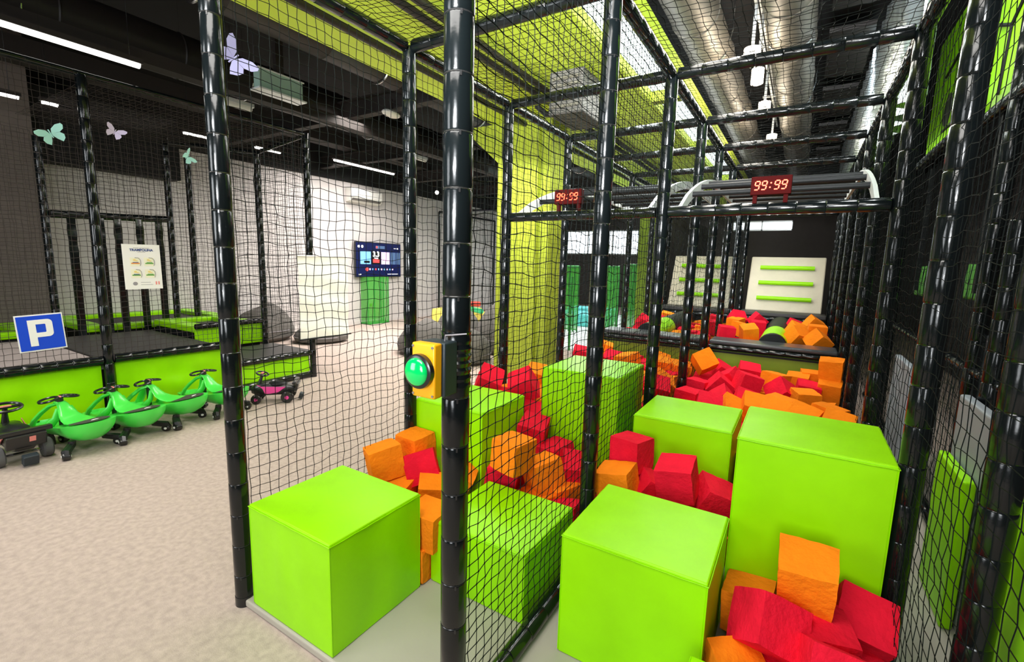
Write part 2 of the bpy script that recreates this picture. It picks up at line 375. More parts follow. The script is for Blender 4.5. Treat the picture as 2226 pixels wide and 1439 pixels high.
# green columns
p = empty('green_column', 'broad lime green column reaching the soffit behind the left side of the cage', 'column', (-3.62, 6.3, 0))
m = MB(); m.bb(-0.38, 0.30, -0.3, 0.3, 0, 3.795); m.build('shaft', 'lime_paint', p)
m = MB(); m.bb(0.302, 0.46, -0.22, 0.26, 0.0, 3.795); m.build('side_panel', 'lime_paint', p)
m = MB(); m.poly_prism([(-0.38, -0.28, 3.23), (-0.38, -0.28, 3.795), (-1.02, -0.28, 3.795), (-0.81, -0.28, 3.59)], (0, 0.4, 0)); m.build('haunch', 'lime_paint', p)
m = MB(); m.bb(-0.19, 0.19, -0.2, 0.2, 0, 3.795); tag(m.build('green_column', 'olive_pad', loc=(-3.13, 11.2, 0)), 'narrower olive green column farther back beside the white play area', 'column')
# ceiling unit with hoses
p = empty('ceiling_heater', 'grey box heater with black hoses hanging under the green soffit', 'heater', (-2.30, 5.0, 3.35))
m = MB(); m.bb(-0.2, 0.2, -0.3, 0.35, 0, 0.44); m.build('casing', 'bean_grey', p, bevel=0.02)
m = MB()
for i in range(5): m.bb(-0.16, 0.16, -0.312, -0.3, 0.06+i*0.07, 0.09+i*0.07)
m.build('louvre', 'galvanised', p)
for k in range(2):
    m = MB(); m.tube([(-0.2, 0.0, 0.1+k*0.15), (-0.38, 0, 0.12+k*0.14), (-0.5, 0, 0.22+k*0.12), (-0.52, 0.02, 0.45)], 0.035, 10); m.build('hose', 'black_plastic', p, smooth=True)
# lamps
def strip(x, y0, y1, z, label, lit=True, w=0.055):
    p = empty('strip_lamp', label, 'lamp', (x, y0, z), 0, 'ceiling strip lamps')
    m = MB(); m.bb(-w/2-0.012, w/2+0.012, 0, y1-y0, 0.02, 0.07); m.build('housing', 'beam_brown' if lit else 'white_metal', p)
    m = MB(); m.tube([(0, 0.02, 0.012), (0, y1-y0-0.02, 0.012)], w/2, 10); m.build('tube', 'lamp_white' if lit else 'white_plastic', p, smooth=True)
    for yy in (0.1, y1-y0-0.1):
        m = MB(); m.tube([(0, yy, 0.07), (0, yy, 4.9-z)], 0.004, 5); m.build('suspension_wire', 'chrome', p)
strip(-6.12, -0.3, 2.38, 3.70, 'long bright strip lamp under the dark duct at the top left', w=0.07)
strip(-8.82, 0.6, 2.06, 3.70, 'lit strip lamp above the far left trampoline net')
strip(-8.76, 2.22, 2.42, 3.70, 'very short lit lamp above the padded strap frame')
strip(-8.68, 3.86, 4.42, 3.70, 'short lit strip lamp just left of the near corner post')
strip(-8.55, 4.95, 5.46, 3.70, 'short lit strip lamp above the rear trampoline corner')
strip(-8.2, 6.35, 8.0, 3.72, 'lit strip lamp above the wall air conditioner')
strip(-7.0, 3.6, 4.05, 3.86, 'unlit white strip lamp left of the pale air grille', False, 0.10)
strip(-7.0, 7.3, 7.75, 3.86, 'unlit strip lamp behind the second cage post', False, 0.07)
p = empty('oval_lamp', 'small oval ceiling lamp beside the second cage post', 'lamp', (-5.28, 5.1, 3.86))
m = MB(); m.sphere((0, 0, 0), 0.15, 16, 8, (0.6, 1.1, 0.35)); m.build('diffuser', 'white_plastic', p, smooth=True)
m = MB(); m.tube([(0, 0, 0.04), (0, 0, 0.2)], 0.02, 8); m.build('stem', 'duct_black', p)
for x, y, z, lb in ((-8.3, 9.6, 3.55, 'small lit spot lamp far back near the left wall, nearer one'), (-7.2, 11.6, 3.62, 'small lit spot lamp far back near the left wall, farther one')):
    p = empty('spot_lamp', lb, 'lamp', (x, y, z))
    m = MB(); m.sphere((0, 0, 0), 0.05, 12, 8); m.build('bulb', 'lamp_white', p, smooth=True)
    m = MB(); m.tube([(0, 0, 0.04), (0, 0, 4.9-z)], 0.015, 6); m.build('stem', 'duct_black', p)
for i, (y, z, r) in enumerate(((6.02, 4.08, 0.085), (6.75, 4.12, 0.07), (8.0, 4.10, 0.08), (9.9, 4.10, 0.085))):
    p = empty('pendant_bulb', 'warm glowing pendant bulb between the two galvanised ducts, ' + ('nearest', 'second nearest', 'second farthest', 'farthest')[i] + ' of the row', 'lamp', (-0.70, y, z), 0, 'pendant bulbs between the ducts')
    m = MB(); m.tube([(0, 0, -0.10), (0, 0, -0.085), (0, 0, 0.085), (0, 0, 0.10)], [r*0.5, r, r, r*0.4], 16); m.build('glass', 'lamp_warm', p, smooth=True)
    m = MB(); m.tube([(0, 0, 0.10), (0, 0, 0.80)], 0.018, 8); m.build('stem', 'white_metal', p)
m = MB(); m.bb(-0.73, -0.67, 5.2, 11.0, 4.86, 4.9); m.bb(-0.715, -0.685, 4.6, 11.0, 4.60, 4.63)
for y in (5.6, 7.4, 9.2): m.bb(-0.85, -0.50, y, y+0.03, 4.62, 4.65)
tag(m.build('lamp_track', 'white_metal'), 'white metal cable track above the pendant bulbs', 'track')
# warm pool of light from the bulbs
for y in (6.4, 9.0):
    l = bpy.data.lights.new('bulb_light', 'POINT'); l.energy = 30; l.color = (1, 0.86, 0.66); l.shadow_soft_size = 0.12
    o = bpy.data.objects.new('bulb_light', l); C.objects.link(o); o.location = (-0.78, y, 3.9)
# air grille
p = empty('air_grille', 'pale green linear air grille with white flange hung under the left ceiling', 'vent', (-5.7, 3.65, 3.72))
m = MB(); m.bb(-0.06, 0.06, -0.28, 0.28, 0.02, 0.24); m.build('body', 'vent_green', p)
m = MB(); m.bb(-0.10, 0.10, -0.31, 0.31, 0.0, 0.018); m.bb(0.06, 0.068, -0.30, 0.30, 0.235, 0.25); m.build('flange', 'white_metal', p)
m = MB(); m.bb(-0.03, 0.03, -0.05, 0.05, 0.24, 1.18); m.build('bracket', 'duct_black', p)
# wall air conditioner
p = empty('air_conditioner', 'white wall mounted air conditioner high on the grey wall above the television', 'air conditioner', (-10.3, 8.85, 3.25))
m = MB(); m.poly_prism([(0, -0.53, 0.0), (0.16, -0.53, 0.03), (0.22, -0.53, 0.14), (0.22, -0.53, 0.36), (0, -0.53, 0.38)], (0, 1.06, 0)); m.build('casing', 'white_plastic', p, bevel=0.015)
m = MB(); m.box((0.2, 0, 0.075), (0.012, 0.96, 0.06), Matrix.Rotation(0.5, 3, 'Y')); m.build('air_flap', 'bean_grey', p)
m = MB(); m.bb(0.221, 0.226, -0.5, 0.5, 0.20, 0.205); m.build('panel_seam', 'grey_ink', p)
# ---------------------------------------------------------------- television
tv = empty('television', 'wall mounted flat television showing a navy game menu', 'television', (-10.2, 9.32, 1.29))
m = MB(); m.bb(-0.03, 0.03, -0.83, 0.83, 0, 0.96); m.build('casing', 'black_plastic', tv, bevel=0.008)
m = MB(); m.bb(0.031, 0.034, -0.81, 0.81, 0.025, 0.94); m.build('screen', 'screen_navy', tv)
def pl(nm, y0, y1, z0, z1, mt, x=0.035):
    m = MB(); m.bb(x, x+0.003, y0, y1, z0, z1); return m.build(nm, mt, tv)
pl('menu_tile', -0.67, -0.31, 0.36, 0.70, 'screen_blue'); pl('menu_tile', -0.29, 0.05, 0.36, 0.72, 'screen_black'); pl('menu_tile', 0.07, 0.38, 0.36, 0.70, 'screen_pink')
pl('menu_tile', 0.42, 0.62, 0.36, 0.70, 'screen_slate'); pl('menu_tile', 0.65, 0.79, 0.36, 0.70, 'screen_slate')
pl('menu_button', -0.55, -0.35, 0.39, 0.45, 'screen_black', 0.038)
pl('car_picture', -0.25, 0.01, 0.40, 0.50, 'screen_red', 0.039); pl('car_picture', -0.19, -0.05, 0.50, 0.54, 'screen_white', 0.039)
text_mesh('tile_text', '3.3', 0.20, 'screen_white', tv, Matrix.Translation((0.040, -0.12, 0.63)) @ FX, bold=0.006)
pl('search_bar', -0.13, 0.2, 0.79, 0.87, 'screen_slate'); 
m = MB(); m.sphere((0.037, -0.09, 0.83), 0.035, 12, 6, (0.1, 1, 1)); m.build('menu_icon', 'screen_red', tv, smooth=True)
for k in range(10):
    m = MB(); r = 0.055 if k == 0 else 0.028
    m.sphere((0.037, -0.45+k*0.105, 0.22), r, 12, 6, (0.08, 1, 1)); m.build('menu_icon', 'screen_red' if k in (0, 3) else ('screen_pink' if k % 2 else 'screen_blue'), tv, smooth=True)
for y in (-0.72, -0.60):
    m = MB(); m.sphere((0.037, y, 0.83), 0.038, 12, 6, (0.08, 1, 1)); m.build('menu_icon', 'screen_white', tv, smooth=True)
pl('status_text', 0.55, 0.63, 0.81, 0.825, 'screen_white'); pl('status_text', 0.67, 0.73, 0.80, 0.835, 'screen_white')
pl('status_text', 0.30, 0.70, 0.075, 0.09, 'screen_white'); pl('status_text', -0.73, -0.65, 0.06, 0.09, 'screen_white')
m = MB(); m.bb(-0.07, -0.03, -0.2, 0.2, 0.3, 0.6); m.build('wall_bracket', 'black_plastic', tv)
p = empty('green_locker', 'translucent green plastic cabinet standing below the television', 'cabinet', (-10.13, 9.1, 0))
m = MB(); m.bb(-0.15, 0.13, -0.36, 0.36, 0.05, 1.30); m.build('sheet', 'green_sheet', p)
m = MB()
for y in (-0.37, -0.14, 0.10, 0.19, 0.37): m.bb(0.13, 0.15, y-0.012, y+0.012, 0.0, 1.30)
m.bb(-0.15, 0.16, -0.38, 0.38, 0.0, 0.05); m.build('edge_frame', 'green_frame', p)
m = MB(); m.bb(0.131, 0.14, -0.30, -0.22, 0.5, 0.58); m.build('latch', 'green_dark_pad', p)
# net cage and toys at far end of the grey wall
p = empty('toy_cage', 'black framed net enclosure standing at the far end of the grey wall', 'cage', (-10.1, 11.8, 0))
def tb(a, b, r=0.035, nm='frame_tube', mt='black_vinyl'):
    m = MB(); m.tube([a, b], r, 8); return m.build(nm, mt, p, smooth=True)
for q in ((0, 0), (2.4, 0), (0, 3.2), (2.4, 3.2)): tb((q[0], q[1], 0), (q[0], q[1], 3.35))
tb((0, 0, 3.35), (2.4, 0, 3.35)); tb((0, 0, 3.35), (0, 3.2, 3.35)); tb((2.4, 0, 3.35), (2.4, 3.2, 3.35)); tb((0, 0, 0.1), (2.4, 0, 0.1)); tb((2.4, 0, 0.1), (2.4, 3.2, 0.1))
tags_ = [('toy_yellow', -9.6, 12.3), ('toy_blue', -9.75, 12.75), ('toy_red', -9.98, 12.2), ('toy_green', -9.2, 12.35)]
for i, (mt, x, y) in enumerate(tags_):
    m = MB(); m.sphere((0, 0, 0.17), 0.17, 14, 8, (1, 1, 1)); m.sphere((0.02, 0, 0.40), 0.1, 12, 8)
    tag(m.build('soft_toy', mt, None, smooth=True, loc=(x, y, 0.01)), mt[4:] + ' plastic toy inside the net enclosure by the grey wall', 'toy', 'toys in the net enclosure')
for i, (x, y, w, l, h, mt, nm, lb, rz) in enumerate((
    (-8.6, 10.9, 1.1, 1.2, 0.42, 'toy_yellow', 'play_mat_roll', 'yellow patterned soft play block heap beyond the grey bean bags', 0.2),
    (-7.35, 11.3, 0.8, 0.9, 0.36, 'toy_yellow', 'play_mat_roll', 'yellow soft play block left of the green column', -0.3),
    (-8.0, 10.8, 0.5, 0.18, 0.58, 'toy_red', 'play_cushion', 'red cushion lying on the yellow soft play heap', 0.5),
    (-7.7, 10.6, 0.75, 0.12, 0.48, 'toy_green', 'play_cushion', 'green bar toy lying across the yellow soft play heap', -0.5))):
    m = MB(); m.box((0, 0, h/2), (w, l, h if i < 2 else 0.14) if i < 2 else (w, l, 0.14)); 
    o = m.build(nm, mt, None, loc=(x, y, 0 if i < 2 else h-0.28), bevel=0.05, smooth=True); o.rotation_euler = (0, 0, rz); tag(o, lb, 'soft play toy')
# bean bags
def bean(x, y, r, h, label, rz=0, mt='bean_grey'):
    m = MB(); rings = []
    prof = [(0.0, 0.0), (0.75, 0.0), (0.98, 0.12), (1.0, 0.3), (0.93, 0.5), (0.78, 0.7), (0.55, 0.88), (0.3, 0.98), (0.08, 1.0)]
    for a, b in prof:
        rings.append([Vector((r*a*cos(t)*(1+0.05*sin(3*t+b*4)), r*a*sin(t)*(1+0.05*cos(4*t)), h*b*(1+0.10*cos(t)))) for t in [2*pi*i/24 for i in range(24)]])
    m.loft(rings); o = m.build('bean_bag', mt, None, smooth=True, loc=(x, y, 0)); o.rotation_euler = (0, 0, rz)
    tag(o, label, 'bean bag', 'grey bean bags'); 
    s = MB(); s.tube([(r*0.99*cos(t), r*0.99*sin(t), h*0.32) for t in [2*pi*i/24 for i in range(24)]], 0.008, 5, closed=True); s.build('seam', 'grey_ink', o, smooth=True)
bean(-6.15, 6.75, 0.52, 0.62, 'large grey bean bag behind the green push button box, leftmost of the front pair')
bean(-4.98, 6.55, 0.46, 0.55, 'grey bean bag directly left of the broad green column', 1.0)
bean(-6.25, 7.95, 0.50, 0.80, 'grey bean bag at the back, behind the left one of the pair', 2.0)
bean(-5.05, 7.75, 0.50, 0.90, 'tall grey bean bag at the back, beside the broad green column', 2.6)
bean(-8.7, 6.3, 0.55, 0.40, 'flat dark bean bag on the floor beyond the hanging white sheet', 0.4)
bean(-9.7, 5.6, 0.6, 0.75, 'dark grey bean bag against the wall behind the rear trampoline', 0.9)
# distant play area: white floor, green net stands
m = MB(); m.bb(-7.0, -2.6, 8.8, 16.5, 0.0, 0.04); tag(m.build('play_floor', 'mat_white'), 'bright white play floor at the far end of the hall', 'floor mat')
for i, (x0, x1, y0, y1, h) in enumerate(((-6.2, -4.6, 12.3, 13.3, 0.35), (-6.4, -4.9, 13.8, 14.5, 0.40))):
    m = MB(); m.bb(0, x1-x0, 0, y1-y0, 0, h); tag(m.build('play_block', 'mat_teal', None, loc=(x0, y0, 0.04), bevel=0.04), 'teal soft block on the white play floor, ' + ('nearer', 'farther') [i] + ' of the two', 'soft block', 'teal soft blocks')
m = MB(); m.bb(0, 0.3, 0, 0.3, 0, 0.5); tag(m.build('play_block', 'salmon_plastic', None, loc=(-5.5, 13.4, 0.04), bevel=0.03), 'pink soft block beside the teal blocks on the white floor', 'soft block')
def stand(x0, x1, y, h, label):
    p = empty('green_stand', label, 'stand', ((x0+x1)/2, y, 0.04), 0, 'green stands on the play floor'); w = (x1-x0)/2
    m = MB(); m.bb(-w, w, -0.01, 0.01, 0.05, h-0.03); m.build('sheet', 'green_sheet', p)
    m = MB()
    for sx in (-w, -w*0.3, w*0.35, w): m.tube([(sx, 0, 0), (sx, 0, h)], 0.02, 8)
    m.tube([(-w, 0, h), (w, 0, h)], 0.025, 8); m.tube([(-w, 0, 0.06), (w, 0, 0.06)], 0.02, 8); m.build('frame', 'green_frame', p, smooth=True)
stand(-5.85, -5.45, 11.0, 1.72, 'green framed translucent stand right behind the broad green column')
stand(-5.25, -4.88, 11.2, 1.70, 'green framed translucent stand left of the tall cage post in the middle')
stand(-4.30, -3.95, 11.6, 1.72, 'green framed translucent stand left of the olive column, left one of a pair')
stand(-3.85, -3.50, 11.7, 1.78, 'green framed translucent stand left of the olive column, right one of a pair')
for i, x in enumerate((-4.98, -4.25)):
    m = MB(); m.tube([(0, 0, 0), (0, 0, 1.5)], 0.025, 8); m.tube([(-0.06, 0, 0.72), (0.06, 0, 0.72)], 0.035, 8)
    tag(m.build('green_pole', 'green_frame', None, smooth=True, loc=(-3.9+0.0*i if i else -4.35, 8.9 if not i else 8.6, 0.04)), 'thin green pole with clamp in front of the white play floor, ' + ('left one', 'right one')[i], 'pole', 'green poles')
# dark partition boards behind the right lane
m = MB(); m.bb(-2.62, -2.56, 10.6, 16.0, 0.0, 3.0); tag(m.build('partition_board', 'wall_dark'), 'dark brown partition board behind the far end of the left lane', 'partition')
# corrugated metal cladding on the upper right
m = MB(); rings = []
n = 110; pts = []
for i in range(n+1):
    y = 4.95+8.8*i/n; pts.append((0.09*sin(i*2*pi/5.0), y))
vs = []; fs = []
for (dx, y) in pts: vs += [(dx, y, 3.17), (dx, y, 4.68), (dx+0.02, y, 4.68), (dx+0.02, y, 3.17)]
for i in range(n):
    a = i*4; b = a+4
    for k in range(4): fs.append((a+k, a+(k+1) % 4, b+(k+1) % 4, b+k))
fs.append((0, 1, 2, 3)); fs.append((n*4+3, n*4+2, n*4+1, n*4))
m.add(vs, fs); o = m.build('metal_cladding', 'foil', None, smooth=True, loc=(0.60, 0, 0)); tag(o, 'shiny corrugated metal cladding sheet at the upper right', 'cladding')
# ================================================================== OBSTACLE CAGE
XL, XM, XR = -2.266, -0.911, 0.450
YS = [1.149, 2.349, 3.549, 4.749, 5.83, 7.0, 8.2, 9.4]
ZT, ZB = 3.10, 2.16
m = MB(); m.bb(-2.27, 2.4, 1.13, 5.84, 0.0, 0.04)
o = m.build('base_mat', 'grey_mat', None, bevel=0.01); tag(o, 'grey padded base mat under the green blocks of the cage', 'mat')
ordn = ['first', 'second', 'third', 'fourth', 'fifth', 'sixth', 'seventh', 'eighth']
Llab = ['glossy black padded post standing on the carpet beside the nearest left green block',
        'black padded post of the left cage side, standing behind the orange foam cubes',
        'black padded post rising behind the red foam cubes in front of the broad green column',
        'black padded post just right of the broad green column']
Mlab = ['nearest and thickest looking black padded post, carrying the yellow push button box',
        'tall black padded post in the centre, between the netted and the near right block',
        'black padded post of the middle row beside the tall netted green block',
        'middle row black padded post in the pit left of the tilted orange cube',
        'black padded post at the left end of the dark ledge']
Rlab = ['', 'broad black padded post at the right edge behind the big red foam cube',
        'black padded post at the right end of the timer beam']
for i, y in enumerate(YS):
    b = 0.04 if i == 0 else 0.04
    zb = b if y < 5.9 else 0.0
    post(XL, y, 0.0 if i == 0 else zb, ZT, Llab[i] if i < 4 else 'black padded post of the left cage side, %s from the front' % ordn[i], ties=(i == 0), n=24 if i < 2 else 14, r=0.043)
    post(XM, y, zb, ZT, Mlab[i] if i < 5 else 'black padded post of the middle row, %s from the front' % ordn[i], ties=(i < 2), n=28 if i < 2 else 14, r=0.045)
    if i > 0:
        post(XR, y, zb, ZT, Rlab[i] if i < 3 else 'black padded post of the right cage side, %s from the front' % ordn[i], n=20 if i < 3 else 14, r=0.045)
def bay(i): return ['front', 'second', 'third', 'fourth', 'fifth', 'sixth', 'seventh'][i]
for i in range(7):
    y0, y1 = YS[i], YS[i+1]
    for x, nm in ((XL, 'left'), (XM, 'middle'), (XR, 'right')):
        rail((x, y0+0.045, ZT), (x, y1-0.045, ZT), 'top rail along the %s row of posts, %s bay from the front' % (nm, bay(i)))
for i, y in enumerate(YS):
    rail((XL+0.045, y, ZT), (XM-0.045, y, ZT), 'top cross rail over the left lane at the %s row of posts' % ordn[i])
    if i > 0: rail((XM+0.045, y, ZT), (XR-0.045, y, ZT), 'top cross rail over the right lane at the %s row of posts' % ordn[i])
rail((XL+0.045, YS[2], ZB), (XM-0.045, YS[2], ZB), 'black padded beam over the left lane carrying the left red timer')
rail((XM+0.045, YS[2], ZB), (XR-0.045, YS[2], ZB), 'black padded beam over the right lane carrying the right red timer')
for i, zc in ((5, 2.56), (7, 2.72)):
    for x0, x1, nm in ((XL, XM, 'left'), (XM, XR, 'right')):
        rail((x0+0.045, YS[i], zc), (x1-0.045, YS[i], zc), 'far black padded cross beam over the %s lane at the %s row of posts' % (nm, ordn[i]))
for i in range(4):
    rail((XM, YS[i]+0.05, 0.085), (XM, YS[i+1]-0.05, 0.085), 'padded floor rail under the middle net, %s bay from the front' % bay(i), r=0.04)
    rail((XR, YS[i]+0.05, 0.085), (XR, YS[i+1]-0.05, 0.085), 'padded floor rail under the right net, %s bay from the front' % bay(i), r=0.04)
    if i: rail((XL, YS[i]+0.05, 0.085), (XL, YS[i+1]-0.05, 0.085), 'padded floor rail under the left net, %s bay from the front' % bay(i), r=0.04)
# nets: vertical
for i in range(7):
    y0, y1 = YS[i]+0.04, YS[i+1]-0.04
    rr = 0.0019 if i < 2 else 0.0017
    net((XL+0.03, y0, 0.12 if i else 0.06), (0, 1, 0), (0, 0, 1), y1-y0, ZT-0.14, 'black safety net on the left side of the cage, %s bay from the front' % bay(i), knots=i < 1, seed=i, r=rr)
    net((XM, y0, 0.13), (0, 1, 0), (0, 0, 1), y1-y0, ZT-0.17, 'black safety net between the two lanes, %s bay from the front' % bay(i), knots=i < 2, seed=10+i, sag=0.01, r=rr)
    net((XR-0.02, y0, 0.13), (0, 1, 0), (0, 0, 1), y1-y0, ZT-0.17, 'black safety net on the right side of the cage, %s bay from the front' % bay(i), knots=False, seed=20+i, r=0.0014, cell=0.055)
net((XR-0.02, 0.75, 0.13), (0, 1, 0), (0, 0, 1), 0.35, ZT-0.17, 'black safety net at the right edge nearest the camera', seed=33)
# roof nets
for i in range(7):
    y0, y1 = YS[i]+0.03, YS[i+1]-0.03
    net((XL+0.04, y0, ZT-0.01), (1, 0, 0), (0, 1, 0), XM-XL-0.08, y1-y0, 'black roof net over the left lane, %s bay from the front' % bay(i), seed=40+i, sag=0.05, r=0.0018, jit=0.007)
    net((XM+0.04, y0, ZT-0.01), (1, 0, 0), (0, 1, 0), XR-XM-0.08, y1-y0, 'black roof net over the right lane, %s bay from the front' % bay(i), seed=50+i, sag=0.05, r=0.0018, jit=0.007)
# ---------------------------------------------------------------- green blocks
def soft_block(x0, x1, y0, y1, z0, z1, label, seed=0, wrinkle=0.0):
    rnd = random.Random(seed); n = 14; w, d, h = x1-x0, y1-y0, z1-z0
    p = empty('soft_block', label, 'soft block', ((x0+x1)/2, (y0+y1)/2, z0), 0, 'green soft blocks in the cage')
    bm = MB(); idx = {}; vs = []
    def key(i, j, k):
        if (i, j, k) not in idx:
            x = -w/2+w*i/n; y = -d/2+d*j/n; z = h*k/n
            fx = 1-(2*i/n-1)**2; fy = 1-(2*j/n-1)**2; fz = 1-(2*k/n-1)**2
            bx = 0.006*fy*fz; by = 0.006*fx*fz; bz = 0.007*fx*fy
            if i == 0: x -= bx
            if i == n: x += bx
            if j == 0: y -= by
            if j == n: y += by
            if k == n: z += bz
            if wrinkle and 0 < k < n:
                if j == 0: y += wrinkle*0.5*sin(i*1.7+seed)*fz*fx*(k/n)
                if i == n: x += wrinkle*(sin((j/n)*pi*3.2+0.6))*fy*0.8
            idx[i, j, k] = len(vs); vs.append((x, y, z))
        return idx[i, j, k]
    fs = []
    for a in range(n):
        for b in range(n):
            fs.append((key(0, a, b), key(0, a, b+1), key(0, a+1, b+1), key(0, a+1, b)))
            fs.append((key(n, a, b), key(n, a+1, b), key(n, a+1, b+1), key(n, a, b+1)))
            fs.append((key(a, 0, b), key(a+1, 0, b), key(a+1, 0, b+1), key(a, 0, b+1)))
            fs.append((key(a, n, b), key(a, n, b+1), key(a+1, n, b+1), key(a+1, n, b)))
            fs.append((key(a, b, 0), key(a, b+1, 0), key(a+1, b+1, 0), key(a+1, b, 0)))
            fs.append((key(a, b, n), key(a+1, b, n), key(a+1, b+1, n), key(a, b+1, n)))
    bm.add(vs, fs); bm.build('vinyl_cover', 'lime_vinyl', p, smooth=True, bevel=0.007)
    s = MB(); e = 0.004
    c4 = [(-w/2+e, -d/2+e), (w/2-e, -d/2+e), (w/2-e, d/2-e), (-w/2+e, d/2-e)]
    pts = []
    for q in range(4):
        a = Vector((*c4[q], h-0.012)); b = Vector((*c4[(q+1) % 4], h-0.012))
        for t in range(12):
            pp = a.lerp(b, t/12); pts.append(pp+Vector((0, 0, 0.0012*sin(t*2.4+q))))
    # stitched seam stands just outside the cover
    pts = [Vector((pp.x*(1+0.007/ (w/2)), pp.y*(1+0.007/(d/2)), pp.z)) for pp in pts]
    s.tube(pts, 0.0022, 5, closed=True); s.build('top_seam', 'lime_vinyl', p, smooth=True)
    for (cx, cy) in c4:
        s = MB(); s.tube([(cx*1.012, cy*1.012, 0.01), (cx*1.012, cy*1.012, h-0.012)], 0.0025, 5); s.build('corner_seam', 'lime_vinyl', p, smooth=True)
    return p
soft_block(-2.165, -1.565, 1.14, 1.685, 0.04, 0.572, 'green soft block nearest the left, beside the near left corner post', 1, 0.008)
soft_block(-1.55, -0.975, 1.76, 2.30, 0.04, 0.40, 'low green soft block seen through the net right behind the button post', 2)
soft_block(-2.23, -1.66, 2.37, 2.90, 0.04, 0.80, 'green soft block seen behind the button post, right of the second left post', 3)
soft_block(-1.58, -0.99, 3.035, 3.62, 0.04, 1.0, 'tall green soft block behind the net, left of the middle row of posts', 4)
soft_block(-0.77, -0.18, 1.72, 2.28, 0.04, 0.61, 'green soft block at the bottom centre right, nearest one of the right lane', 5)
soft_block(-0.175, 0.405, 2.30, 2.88, 0.04, 1.0, 'largest looking green soft block at the right, behind the stacked orange cubes', 6)
soft_block(-0.85, -0.26, 2.96, 3.52, 0.04, 0.80, 'green soft block behind the red foam cubes, farthest one of the right lane', 7)
soft_block(-0.20, 0.38, 1.06, 1.605, 0.04, 0.40, 'low green soft block of which only a corner shows at the bottom edge', 8)
# ---------------------------------------------------------------- foam cubes
def foam_mesh(seed, size=0.195):
    rnd = random.Random(seed); n = 6; idx = {}; vs = []; fs = []
    taper = [rnd.uniform(-0.03, 0.03) for _ in range(6)]
    def key(i, j, k):
        if (i, j, k) not in idx:
            x, y, z = (2*i/n-1), (2*j/n-1), (2*k/n-1)
            x2 = x*(1+taper[0]*z+taper[1]*y); y2 = y*(1+taper[2]*z+taper[3]*x); z2 = z*(1+taper[4]*x+taper[5]*y)
            e = sum(1 for t in (i, j, k) if t in (0, n))
            jit = 0.006 if e == 1 else (0.016 if e == 2 else 0.03)
            v = Vector((x2, y2, z2))*size/2+Vector((rnd.uniform(-1, 1), rnd.uniform(-1, 1), rnd.uniform(-1, 1)))*jit*size/2
            if e == 3: v *= 0.985
            idx[i, j, k] = len(vs); vs.append(v)
        return idx[i, j, k]
    for a in range(n):
        for b in range(n):
            fs.append((key(0, a, b), key(0, a, b+1), key(0, a+1, b+1), key(0, a+1, b)))
            fs.append((key(n, a, b), key(n, a+1, b), key(n, a+1, b+1), key(n, a, b+1)))
            fs.append((key(a, 0, b), key(a+1, 0, b), key(a+1, 0, b+1), key(a, 0, b+1)))
            fs.append((key(a, n, b), key(a, n, b+1), key(a+1, n, b+1), key(a+1, n, b)))
            fs.append((key(a, b, 0), key(a, b+1, 0), key(a+1, b+1, 0), key(a+1, b, 0)))
            fs.append((key(a, b, n), key(a+1, b, n), key(a+1, b+1, n), key(a, b+1, n)))
    return vs, fs
FM = {}
for c in 'ro':
    for s in range(5):
        vs, fs = foam_mesh(s*3+(1 if c == 'r' else 2)); me = bpy.data.meshes.new('foam_cube'); me.from_pydata([tuple(v) for v in vs], [], fs)
        me.materials.append(MATS['foam_red' if c == 'r' else 'foam_orange']); FM[c, s] = me
